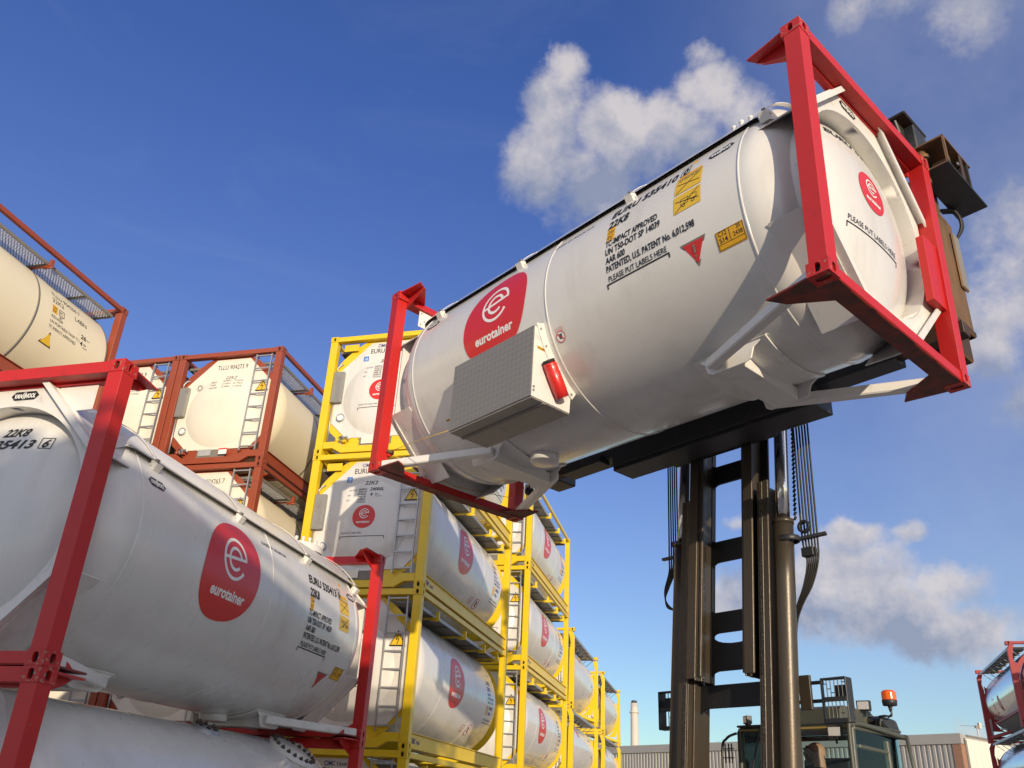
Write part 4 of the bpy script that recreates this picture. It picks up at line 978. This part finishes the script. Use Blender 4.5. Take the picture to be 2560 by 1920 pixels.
for z0, z1, w in ((5.62, 5.86, .33), (4.62, 4.88, .33), (3.78, 4.02, .33), (2.95, 3.2, .47)):
    x0, x1 = MC-w, MC+w; n = 8
    pts = [(x0, z0-.1)]+[(x0+.1*(1-cos(rad(a))), z0-.1+.1*sin(rad(a))) for a in (20, 45, 70, 90)]+[(x1-.1*(1-cos(rad(a))), z0-.1+.1*sin(rad(a))) for a in (90, 70, 45, 20)]+[(x1, z0-.1), (x1, z1+.03), (x1-.06, z1), (x0+.06, z1), (x0, z1+.03)]
    mb.prism(pts, 2.05, 2.09, MMSD, 'y', T=mm)
    mb.box(x0, x1, 2.09, 2.2, z1-.03, z1-.001, MMSD, T=mm)
pts = [(MC-.33, 3.25)]+[(MC-.33+.1*(1-cos(rad(a))), 3.25+.1*sin(rad(a))) for a in (30, 60, 90)]+[(MC+.23, 3.35), (MC+.33, 3.3), (MC+.33, 3.78)]+[(MC+.33*cos(rad(a)), 3.78-.13*sin(rad(a))) for a in (20, 40, 60, 80, 100, 120, 140, 160)]+[(MC-.33, 3.78)]
mb.prism(pts, 2.05, 2.09, MMSD, 'y', T=mm)
mb.build('cross_member', H, bevel=.003, sp=.01)
# hoses
def hose(pts, r=.011):
    mb.tube(pts, r*.8, MRUB, 7, caps=False)
def smooth(pts, n=8):
    out = []; P = [Vector(p) for p in pts]
    for i in range(len(P)-1):
        p0, p1, p2, p3 = P[max(0, i-1)], P[i], P[i+1], P[min(len(P)-1, i+2)]
        for k in range(n):
            t = k/n; out.append(.5*((2*p1)+(-p0+p2)*t+(2*p0-5*p1+4*p2-p3)*t*t+(-p0+3*p1-3*p2+p3)*t**3))
    out.append(P[-1]); return out
mb = MB()
for k in range(6):
    x = .74+k*.036; e = .88-.0*k
    hose(smooth([(x+.03, 2.2, 6.4), (x+.01, 2.2, 5.6), (x-.01, 2.2, 4.72), (x+.02-.01*k, 2.2, 4.45), (x-.06-.015*k, 2.22, 4.2), (.56+.012*k, 2.24, 3.98), (.47+.01*k, 2.26, 3.75), (.44+.006*k, 2.26, 3.2), (.42, 2.26, 2.2)]), .0135)
mb.build('hose_bundle', H)
mb = MB()
for k in range(5):
    x = -1.1+k*.034
    hose(smooth([(x+.02, 2.2, 6.4), (x, 2.2, 5.6), (x-.02, 2.2, 4.86), (x-.03-.01*k, 2.2, 4.65), (x-.12-.02*k, 2.22, 4.45), (-1.22, 2.22, 4.32), (-1.17+.01*k, 2.2, 4.2), (-.98, 2.15, 4.13)]), .0125)
mb.build('hose_bundle', H)
mb = MB()  # brackets that clamp the hoses
mb.lathe([(4.66, .125), (4.72, .125)], MBLK, .61+.03, 2.06, 20, ax='z', T=None); mb.lathe([(4.66, .125), (4.66, .11)], MBLK, .64, 2.06, 20, ax='z'); mb.lathe([(4.72, .125), (4.72, .11)], MBLK, .64, 2.06, 20, ax='z')
mb.beam((.74, 2.12, 4.69), (1.02, 2.2, 4.72), .06, .035, MBLK); mb.box(.72, .86, 2.16, 2.26, 4.5, 4.6, MBLK); mb.lathe([(2.15, .075), (2.15, .045), (2.2, .045), (2.2, .075), (2.15, .075)], MBLK, .78, 4.84, 16, ax='y')
mb.beam((-.95, 2.12, 4.8), (-1.22, 2.2, 4.83), .05, .035, MBLK); mb.box(-1.0, -.92, 2.1, 2.2, 4.93, 5.0, MMST)
mb.build('hose_bracket', H, bevel=.004, sp=.06)
# lamp guards left and right of the mast
for s in (-1, 1):
    mb = MB(); xa, xb = MC+s*.92, MC+s*1.2; lo, hi = min(xa, xb), max(xa, xb); z0, z1 = 2.76, 3.2; y = 2.2
    mb.box(xb-s*.012, xb, y-.01, y+.12, z0, z1, MBLK); mb.box(xa, xa+s*.02, y-.01, y+.02, z0, z1, MBLK)
    for a, b in ((z0, z0+.04), (z1-.02, z1), (2.965, 3.01)): mb.box(lo+.02, hi-.012, y-.01, y+.02, a, b, MBLK)
    mb.box(lo, hi, y+.02, y+.1, z1-.012, z1, MBLK); mb.box(lo, hi, y+.02, y+.1, z0, z0+.012, MBLK)
    for k in range(1, 6):
        x = lo+.02+(hi-lo-.03)*k/6; mb.box(x-.004, x+.004, y, y+.012, z0+.04, z1-.02, MBLK)
    for k, z in enumerate((3.14, 3.09, 3.05, 2.9, 2.85, 3.15)): x = lo+.02+(hi-lo-.03)*k/6; mb.box(x, x+(hi-lo)/6, y, y+.012, z-.004, z+.004, MBLK)
    for z in (3.17, 2.985): mb.beam((MC+s*.6, y+.06, z), (xa, y+.06, z), .03, .035, MBLK)
    mb.box(MC+s*.66, MC+s*.79, y+.02, y+.06, 2.9, 3.25, MMST)
    gd = mb.build('lamp_guard', H, bevel=.003)
    mb = MB(); c = Vector(((xa+xb)/2+s*.03, y+.1, 3.07)); mb.tube([c+Vector((0, .1, .0)), c+Vector((0, .06, 0)), c+Vector((0, -.02, 0))], [.05, .06, .065], MBLK, 12); mb.box(c.x-.06, c.x+.06, y+.06, y+.085, 3.02, 3.13, MBLK)
    mb.build('work_lamp', gd)
# spreader
mb = MB()
mb.box(-1.30, 1.50, 1.34, 1.72, 5.82, 6.2, MBLK); mb.box(-1.28, 1.48, 1.30, 1.34, 5.86, 6.14, MBLK); mb.box(-.75, .7, 1.72, 1.95, 5.9, 7.3, MBLK)
mb.box(-2.3, 2.35, 1.4, 1.66, 6.05, 6.28, MBLK); mb.box(-3.05, 3.0, 1.45, 1.6, 6.1, 6.24, MRSD); mb.box(-2.0, 2.0, 1.42, 1.7, 7.5, 7.8, MBLK)
mb.box(-1.9, -1.5, 1.3, 1.5, 6.0, 6.1, MBLK); mb.ball((-2.95, 1.4, 5.98), .07, MBLK, 12, 8); mb.tube(smooth([(-2.9, 1.4, 6.0), (-2.8, 1.35, 5.93), (-2.7, 1.4, 6.05)]), .012, MRUB, 6)
spr = mb.build('spreader', H, bevel=.012)
def endarm(s):
    mb = MB()
    x0, x1 = (2.55, 2.9) if s > 0 else (-2.9, -2.55); cx_ = (x0+x1)/2
    mb.box(x0, x1, 1.64, 2.08, 6.35, 7.75, MRST); mb.box(x0+.04, x1-.04, 1.68, 2.02, 6.05, 6.35, MRSD); mb.box(x0-.01, x1+.01, 1.62, 2.1, 6.35, 6.42, MRSD)
    mb.box(x0+.05, x1-.02, 1.62, 1.9, 7.75, 8.2, MRST); mb.box(x0-.01, x1+.005, 1.6, 1.98, 7.68, 7.76, MRST)
    mb.box(x1-.001, x1+.03, 1.95, 2.12, 6.9, 7.6, MGRY)
    mb.box(x0-.1, x0, 1.4, 1.64, 6.1, 6.3, MBLK)
    mb.build('end_arm', spr, bevel=.015)
    mb = MB()
    # open rusty housing at the head of the arm
    a, b = x1-.0, x1+.31
    mb.box(a, b, 1.36, 2.35, 7.99, 8.012, MBLK); mb.box(a, b, 1.36, 2.05, 8.34, 8.362, MRST); mb.box(b-.022, b, 1.36, 1.40, 8.012, 8.34, MRST); mb.box(b-.02, b-.002, 1.75, 1.82, 8.012, 8.34, MRSD); mb.tube([(b-.1, 1.6, 8.12), (b-.1, 1.95, 8.12)], .04, MG, 10); mb.box(a, a+.022, 1.5, 2.05, 8.012, 8.34, MRSD); mb.box(a, b, 1.95, 1.97, 8.012, 8.34, MSEAL)
    mb.box(a, b, 1.352, 1.36, 7.985, 8.005, MRST); mb.tube([(a+.05, 1.45, 7.9), (a+.05, 1.45, 8.36)], .045, MRST, 14); mb.tube([(a+.05, 1.45, 8.0), (a+.05, 1.45, 8.06)], .075, MRST, 14); mb.tube([(a+.05, 1.45, 8.22), (a+.05, 1.45, 8.27)], .07, MRST, 14)
    mb.box(a+.08, b-.05, 1.6, 1.62, 8.1, 8.25, MRSD)
    mb.tube([(b+.002, 1.6, 8.1), (b+.02, 1.6, 8.1)], .02, MG, 8)
    mb.build('arm_head', spr, bevel=.004)
    mb = MB(); mb.box(a-.13, a+.04, 1.42, 1.72, 8.3, 8.74, MBLK); mb.box(a-.15, a+.05, 1.2, 1.74, 8.74, 8.775, MRSD); mb.prism([(1.22, 8.735), (1.42, 8.735), (1.42, 8.5), (1.3, 8.6)], a-.09, a-.06, MBLK, 'x')
    mb.build('arm_post', spr, bevel=.012)
    mb = MB()
    for k in range(3): mb.tube(smooth([(x1-.05, 2.0+.03*k, 7.95), (x1+.05, 2.12+.03*k, 7.95), (x1+.06, 2.2+.02*k, 7.8), (x1-.0, 2.14, 7.6)]), .016, MRUB, 7)
    mb.build('arm_hose', spr)
endarm(1)
mb = MB(); mb.box(-2.9, -2.55, 1.62, 1.95, 6.1, 8.1, MBLK); mb.build('end_arm', spr, bevel=.015)
# cab
X0, X1, YF, YB, ZB, ZTt = -.79, .62, 3.02, 4.12, 1.7, 2.81
mb = MB()
def pillar(x, y, xt, yt): mb.beam((x, y, ZB), (xt, yt, ZTt), .055, .055, MCAB)
for x in (X0, X1): pillar(x, YF-.04, x, YF); pillar(x, YB, x, YB)
mb.beam((X1, YF+.0, ZTt), (X1, YB, ZTt), .07, .06, MCAB); mb.beam((X0, YF, ZTt), (X0, YB, ZTt), .06, .06, MCAB); mb.beam((X0, YF, ZTt-.0), (X1, YF, ZTt), .06, .04, MCBY); mb.beam((X0, YB, ZTt), (X1, YB, ZTt), .06, .06, MCAB)
mb.box(X0-.03, X1+.03, YF-.03, YB+.03, ZTt+.035, ZTt+.06, MCAB)
mb.beam((X0-.0, YF+.03, ZB), (X0-.0, YF+.05, ZTt), .03, .05, MCBY)
mb.beam((X1+.01, YB-.3, ZB), (X1+.01, YB-.34, ZTt-.08), .04, .05, MCAB); mb.beam((X1+.01, YF+.1, 2.62), (X1+.01, YB-.3, 2.6), .03, .04, MCAB); mb.beam((X1-.05, YF+.5, ZB), (X1-.05, YF+.5, 2.62), .03, .06, MCAB)
mb.box(X0-.3, X1+.4, YF-.2, YB+2.6, .9, 1.7, MCAB)
cabo = mb.build('cab', H, bevel=.01)
mb = MB(); 
mb.add([(X0+.03, YF-.035, ZB), (X1-.03, YF-.035, ZB), (X1-.03, YF-.003, ZTt-.03), (X0+.03, YF-.003, ZTt-.03)], [(0, 1, 2, 3)], MGL)
mb.add([(X0+.03, YF-.029, ZB), (X1-.03, YF-.029, ZB), (X1-.03, YF+.003, ZTt-.03), (X0+.03, YF+.003, ZTt-.03)], [(3, 2, 1, 0)], MGL)
mb.build('windscreen', cabo)
mb = MB(); mb.box(X1+.003, X1+.009, YF+.03, YB-.03, ZB, ZTt-.03, MGL); mb.build('side_window', cabo)
mb = MB(); mb.box(X0-.009, X0-.003, YF+.03, YB-.03, ZB, ZTt-.03, MGL); mb.build('side_window', cabo)
mb = MB(); mb.box(X0+.03, X1-.03, YB+.003, YB+.009, ZB, ZTt-.03, MGL); mb.build('rear_window', cabo)
mb = MB(); mb.prism([(3.1, ZTt+.06), (3.12, ZTt+.22), (3.2, ZTt+.25), (3.8, ZTt+.25), (4.1, ZTt+.12), (4.1, ZTt+.06)], -.5, .46, MCAB, 'x'); mb.box(-.5, .32, 3.08, 3.1, ZTt+.07, ZTt+.075, MSEAL); mb.build('roof_unit', cabo, bevel=.02)
mb = MB()
mb.tube(smooth([(X1+.03, YF-.12, ZB), (X1+.03, YF-.12, 2.74), (X1+.04, YF-.06, ZTt+.01), (X1+.06, YF+.15, ZTt+.03), (X1+.08, YB-.05, ZTt-.02)]), .024, MG if False else MCAB, 10)
mb.tube([(X1+.09, YB, ZTt+.0), (X1+.12, YB+.02, 2.4), (X1+.14, YB+.03, ZB)], .022, MCAB, 8); mb.tube([(X1+.09, YB-.0, ZTt-.02), (X1-.2, YB, ZTt+.02)], .03, MBLK, 8)
mb.tube(smooth([(X0-.2, YF-.1, ZB), (X0-.2, YF-.1, 2.55), (X0-.14, YF-.08, 2.72), (X0-.02, YF-.04, 2.78)]), .016, MBLK, 8)
for z in (2.6, 2.5): mb.box(X0-.19, X0-.03, YF-.11, YF-.1, z-.006, z+.006, MBLK)
for x in (X0-.15, X0-.1, X0-.06): mb.box(x-.006, x+.006, YF-.112, YF-.1, 2.44, 2.66, MBLK)
mb.build('handrail', cabo, sp=.01)
mb = MB(); mb.prism([(3.78, ZTt+.07), (3.7, ZTt+.14), (3.78, ZTt+.19), (4.08, ZTt+.17), (4.15, ZTt+.05), (4.12, ZTt+.0), (4.0, ZTt+.0)], X1-.25, X1+.02, MBLK, 'x'); mb.build('corner_guard', cabo, bevel=.02)
def lamp(x, y, z, w, h, rz, name='work_lamp'):
    mb = MB(); T = Matrix.Translation((x, y, z)) @ Matrix.Rotation(rz, 4, 'Z')
    mb.box(-w/2, w/2, -.015, .05, -h/2, h/2, MBLK, T=T); mb.prism([(-w*.42, -h*.4), (w*.42, -h*.4), (w*.42, h*.4), (-w*.42, h*.4)], -.019, -.016, MLMP, 'y', T=T)
    for k in range(7): mb.box(-w*.4+w*.13*k, -w*.4+w*.13*k+.006, .0, .04, -h/2-.02, -h/2, MBLK, T=T)
    mb.beam((0, .02, -h/2), (0, .05, -h/2-.06), .02, .02, MBLK, T=T)
    mb.build(name, cabo, bevel=.006)
lamp(.47, YF-.09, 2.755, .155, .115, rad(15)); lamp(.5, 3.6, 3.1, .15, .11, rad(15)); lamp(-.68, YF-.02, 2.93, .12, .09, rad(-35))
mb = MB(); bxp = Vector((.80, 3.62, 0))
mb.tube([(.62, 3.7, 2.86), (.62, 3.7, 2.985)], .012, MCAB, 8); mb.tube(smooth([(.62, 3.7, 2.985), (.7, 3.66, 2.985), (.8, 3.62, 2.975), (.8, 3.62, 3.06)]), .011, MCAB, 8); mb.tube([(.8, 3.62, 3.02), (.8, 3.62, 3.08)], [.014, .026], MBLK, 12)
mb.lathe([(3.08, .02), (3.085, .075), (3.14, .082), (3.145, .078)], MBLK, .8, 3.62, 24, ax='z'); mb.tube(smooth([(.79, 3.62, 2.99), (.73, 3.64, 2.94), (.64, 3.68, 2.97), (.56, 3.7, 2.9)]), .006, MRUB, 6)
bc = mb.build('beacon_mount', cabo)
mb = MB(); mb.lathe([(3.143, .076)]+[(3.143+.012*k, .08 if k % 2 else .076) for k in range(1, 8)]+[(3.24, .07), (3.252, .055), (3.255, 0)], MAMB, .8, 3.62, 28, ax='z'); mb.build('amber_beacon', bc)
mb = MB()
for x, t in ((-.52, .12), (-.3, .14)): mb.tube(smooth([(x-.25, YF-.07, ZB), (x-.1, YF-.08, 2.3), (x+.02, YF-.08, 2.7), (x+.06, YF-.06, 2.86)]), .012, MBLK, 6)
mb.build('wiper', cabo, sp=.0)
mb = MB(); mb.box(-.55, .3, 3.8, 3.86, 1.7, 2.35, MJK); mb.box(-.4, .2, 3.72, 3.8, 2.3, 2.55, MJK); mb.build('seat', cabo, bevel=.03)
mb = MB()
for sx_ in (-1, 1):
    for yy in (3.2, 5.9): mb.tube([(sx_*1.0-.13, yy, .75), (sx_*1.5-.13, yy, .75)], .75, MRUB, 32)
mb.build('wheel', H, sp=.05)
mb = MB(); mb.box(-1.1, .85, 2.6, 6.7, .5, 1.0, MCAB); mb.box(-1.0, .75, 5.0, 6.9, 1.0, 1.9, MCAB); mb.box(-.7, .45, 2.05, 2.7, .4, 1.2, MMST); mb.build('chassis', H, bevel=.03)

# ------------------------------------------------- driver, head thrown back and looking up at the load
P = empty('person', (0, 0, 0)); 
Rl = Matrix.Translation((LIFT[0], LIFT[1], 0)) @ Matrix.Rotation(LYAW, 4, 'Z')
P.matrix_world = Rl @ Matrix.Translation((-.02, 3.34, 2.57))
tag(P, 'bald bearded man in dark sunglasses and dark jacket looking up inside the truck cab', 'person')
face = Matrix.Rotation(rad(180+22), 4, 'Z') @ Matrix.Rotation(rad(-30), 4, 'Y')     # head local +x is where he looks
def headpt(u, v):
    # u azimuth (0 = face), v polar from crown
    x = sin(v)*cos(u); y = sin(v)*sin(u); z = cos(v)
    X, Y, Z = x*.105, y*.08, z*.125
    if z < 0: X *= 1-.10*(-z); Y *= 1-.32*(-z)**1.2
    if x > 0 and z < -.1: X += .028*max(0, x)*min(1, (-z-.1)*2.2)          # jaw and chin forward
    if x < 0: X *= 1.08; Z += .006
    if z < -.5 and x < .1: Z += .05*(-z-.5)
    b = math.exp(-(u/.16)**2) if abs(u) < 1 else 0
    if b > .01: X += .034*b*math.exp(-((z+.12)/.16)**2)+.01*b*math.exp(-((z+.48)/.07)**2)
    if abs(u) < 1: X -= .012*math.exp(-((abs(u)-.42)/.2)**2)*math.exp(-((z-.08)/.1)**2)
    X += .008*math.exp(-((z-.2)/.08)**2)*max(0, x)
    return (X, Y, Z)
mb = MB(); nu, nv = 56, 40; vs = []; fs = []
for j in range(nv+1):
    for i in range(nu): u = 2*pi*i/nu; u = u-2*pi if u > pi else u; vs.append(face @ Vector(headpt(u, pi*j/nv)))
for j in range(nv):
    for i in range(nu): fs.append((j*nu+i, (j+1)*nu+i, (j+1)*nu+(i+1) % nu, j*nu+(i+1) % nu))
o0 = len(mb.F); mb.add(vs, fs, MSK, True)
kshv = mb.mi(MSHV)
for j in range(nv):
    for i in range(nu):
        u = 2*pi*(i+.5)/nu; u = u-2*pi if u > pi else u; z = cos(pi*(j+.5)/nv)
        if (z < -.38 and abs(u) < 1.5 and not (z > -.5 and abs(u) > 1.1)) or (abs(abs(u)-1.45) < .14 and -.5 < z < .05): mb.M[o0+j*nu+i] = kshv
# neck, shoulders, arms as one surface of rings
def ringsurf(rows, m, seg=28):
    vs = []; fs = []
    for (c, rx, ry) in rows:
        for k in range(seg): a = 2*pi*k/seg; vs.append((c[0]+rx*cos(a), c[1]+ry*sin(a), c[2]))
    for j in range(len(rows)-1):
        for k in range(seg): fs.append((j*seg+k, (j+1)*seg+k, (j+1)*seg+(k+1) % seg, j*seg+(k+1) % seg))
    mb.add(vs, fs, m, True)
ringsurf([((.045, .0, -.02), .05, .055), ((.05, 0, -.08), .06, .062), ((.05, 0, -.14), .062, .066), ((.05, 0, -.19), .08, .09), ((.05, 0, -.22), .1, .14)], MSK)
mb.build('body', P)
mb = MB()
ringsurf([((.05, 0, -.155), .078, .085), ((.05, 0, -.19), .1, .12), ((.04, .0, -.215), .13, .2), ((.03, 0, -.26), .15, .24), ((.02, 0, -.34), .16, .25), ((0, 0, -.6), .15, .22), ((0, 0, -.75), .16, .22)], MJK)
for s in (-1, 1): mb.tube(smooth([(.03, s*.2, -.28), (.0, s*.27, -.4), (-.08, s*.28, -.58), (-.3, s*.2, -.62), (-.42, s*.15, -.55)]), [.07]*8+[.065]*8+[.055]*8+[.05]*8+[.045], MJK, 14)
mb.build('jacket', P)
mb = MB()
for s in (-1, 1):
    c = face @ Vector((.092, s*.037, .012)); mb.ball(c, (.02, .034, .024), MSEAL, 14, 10) if False else None
    L_ = []; 
    for j in range(7):
        for i in range(9):
            yy = s*(.006+.064*i/8); zz = .032-.045*j/6*(1-.2*abs(i-4)/4); L_.append(face @ Vector((.118-.9*yy*yy*6, yy, zz)))
    fs = [(j*9+i, j*9+i+1, (j+1)*9+i+1, (j+1)*9+i) for j in range(6) for i in range(8)]; mb.add(L_, fs, MSEAL, True)
    mb.tube([face @ Vector((.092, s*.072, .024)), face @ Vector((.04, s*.086, .022)), face @ Vector((-.02, s*.086, .012))], .005, MSEAL, 6)
mb.tube([face @ Vector((.119, -.01, .024)), face @ Vector((.119, .01, .024))], .004, MSEAL, 6)
mb.build('sunglasses', P)
mb = MB()
for s in (-1, 1):
    pts = [face @ Vector((-.005+.02*cos(rad(a)), s*(.083+.012*max(0, -cos(rad(a)))), -.01+.032*sin(rad(a)))) for a in range(-100, 250, 25)]; mb.tube(pts, .006, MSK, 7); mb.ball(face @ Vector((-.003, s*.08, -.01)), (.012, .008, .02), MSK, 10, 6)
mb.build('ear', P, sp=.0)

# ================================================= setting
mb = MB(); n = 24; S_ = 1500
mb.add([(-S_, -S_, 0), (S_, -S_, 0), (S_, S_, 0), (-S_, S_, 0)], [(0, 1, 2, 3)], MGND)
tag(mb.build('ground'), kind='structure')
# warehouse
Bd = empty('warehouse', (14.6, 95.7, 0)); A_ = Vector((14.6, 95.7, 0)); B_ = Vector((36.0, 66.2, 0)); C_ = Vector((46.6, 77.9, 0)); wd = (B_-A_).normalized(); nrm = Vector((wd.y, -wd.x, 0)); HB = 9.0
def W2(a, d, z): return Vector(A_+wd*a-nrm*d)+Vector((0, 0, z))-A_
mb = MB(); Ln = (B_-A_).length; a0 = -75.0; pitch = .42; k = int((Ln-.7-a0)/pitch)
vs = []; fs = []
for i in range(k+1):
    a = a0+i*pitch
    for da, dd in ((0, 0), (.19, 0), (.23, .08), (.38, .08)): vs += [W2(a+da, dd, 0), W2(a+da, dd, HB-.75)]
for i in range(len(vs)//2-1): fs.append((2*i, 2*i+2, 2*i+3, 2*i+1))
mb.add(vs, fs, MCLD)
mb.build('ribbed_wall', Bd)
mb = MB()
def slab(a, b, d0, d1, z0, z1, m): mb.add([W2(a, d0, z0), W2(b, d0, z0), W2(b, d1, z0), W2(a, d1, z0), W2(a, d0, z1), W2(b, d0, z1), W2(b, d1, z1), W2(a, d1, z1)], [(0, 1, 2, 3), (4, 7, 6, 5), (0, 4, 5, 1), (1, 5, 6, 2), (2, 6, 7, 3), (3, 7, 4, 0)], m)
slab(a0, Ln+.1, -.12, .3, HB-.75, HB, MCLD); slab(a0, Ln, .4, 40, HB-.3, HB-.05, MCLD)
mb.build('roof_edge', Bd)
mb = MB(); slab(Ln-.65, Ln, -.05, .6, 0, HB-.76, MBRK); mb.build('brick_pier', Bd)
mb = MB(); slab(Ln-.3, Ln-.02, .9, 15.0, 0, HB-.06, MCLW)
for q in range(14): slab(Ln-.02, Ln+.0, 1.0+q, 1.96+q, 0, HB-.3, MCLW)
mb.build('white_wall', Bd)
mb = MB(); slab(Ln-.1, Ln+.06, .62, .88, 0, HB-.4, MGRY); slab(Ln-.1, Ln+.1, 1.0, 15, HB-.14, HB-.02, MGRY); mb.build('gutter', Bd)
mb = MB(); F_ = lambda a, b, l: W2(Ln+.02+l, a, b); put_text(mb, 'A', 8.9, 4.8, .9, 1.15, MNV, F_, .03); mb.build('wall_letter', Bd)
mb = MB(); slab(Ln-.6, Ln+.05, 15.0, 16.6, 0, HB-.5, MBRK); slab(Ln-.3, Ln-.1, 16.7, 30, 0, HB-.9, MCLW); mb.build('brick_wall', Bd)
tag(Bd, 'long grey ribbed metal warehouse behind the truck with a white panelled end wall', 'warehouse')
# chimney
ch = empty('chimney', (150*cos(rad(80.5)), 150*sin(rad(80.5)), 0)); mb = MB()
mb.lathe([(0, .86), (19.2, .6), (19.3, .6)], MCON, 0, 0, 40, ax='z'); mb.lathe([(18.35, .6), (18.35, .78), (18.5, .8), (18.62, .78), (18.62, .6)], MCON, 0, 0, 40, ax='z')
mb.lathe([(18.62, .6), (20.0, .58), (20.0, 0)], MCON, 0, 0, 40, ax='z'); mb.lathe([(20.0, .5), (20.28, .5)], MSEAL, 0, 0, 32, ax='z'); mb.lathe([(20.28, .5), (20.45, .4), (20.5, .0)], MSTL, 0, 0, 32, ax='z')
mb.build('shaft', ch); tag(ch, 'slim pale round chimney standing beyond the warehouse, left of the mast', 'chimney')
# antenna mast
an = empty('antenna', (95*cos(rad(60.48)), 95*sin(rad(60.48)), 0)); mb = MB()
mb.tube([(0, 0, 0), (0, 0, 11.4)], .08, MCON, 8); mb.build('pole', an)
mb = MB(); mb.box(-.2, .35, -.1, .1, 11.35, 11.6, MGRY); mb.box(.15, .38, -.15, .15, 11.3, 11.85, MCON); mb.tube([(-1.6, 0, 11.5), (1.4, 0, 11.55)], .02, MGRY, 5); mb.build('aerial', an)
tag(an, 'thin rooftop aerial pole above the white wall, beside the steel tanks', 'antenna')
# tree
tr = empty('tree', (91*cos(rad(60.3)), 91*sin(rad(60.3)), 0)); mb = MB(); mb.tube([(0, 0, 0), (.1, 0, 3), (0, .1, 6.5)], [.3, .22, .1], MBARK, 8)
for a in range(5): mb.tube([(0, 0, 4.5), (1.1*cos(a*1.25), 1.1*sin(a*1.25), 7)], [.1, .03], MBARK, 6)
mb.build('trunk', tr); mb = MB()
for i in range(2600):
    d = Vector((random.gauss(0, 1), random.gauss(0, 1), random.gauss(0, 1))).normalized(); r = random.uniform(.35, 1)**.4
    p = Vector((d.x*2.0*r, d.y*2.0*r, 7.6+d.z*2.35*r)); n_ = Vector((random.gauss(0, 1), random.gauss(0, 1), random.gauss(0, 1))).normalized(); t_ = n_.orthogonal().normalized(); b_ = n_.cross(t_); s_ = random.uniform(.08, .17)
    mb.add([p-t_*s_, p+b_*s_*.6, p+t_*s_, p-b_*s_*.6], [(0, 1, 2, 3)], MFOL)
mb.build('crown', tr); tag(tr, 'dark rounded tree crown showing over the white wall', 'tree')
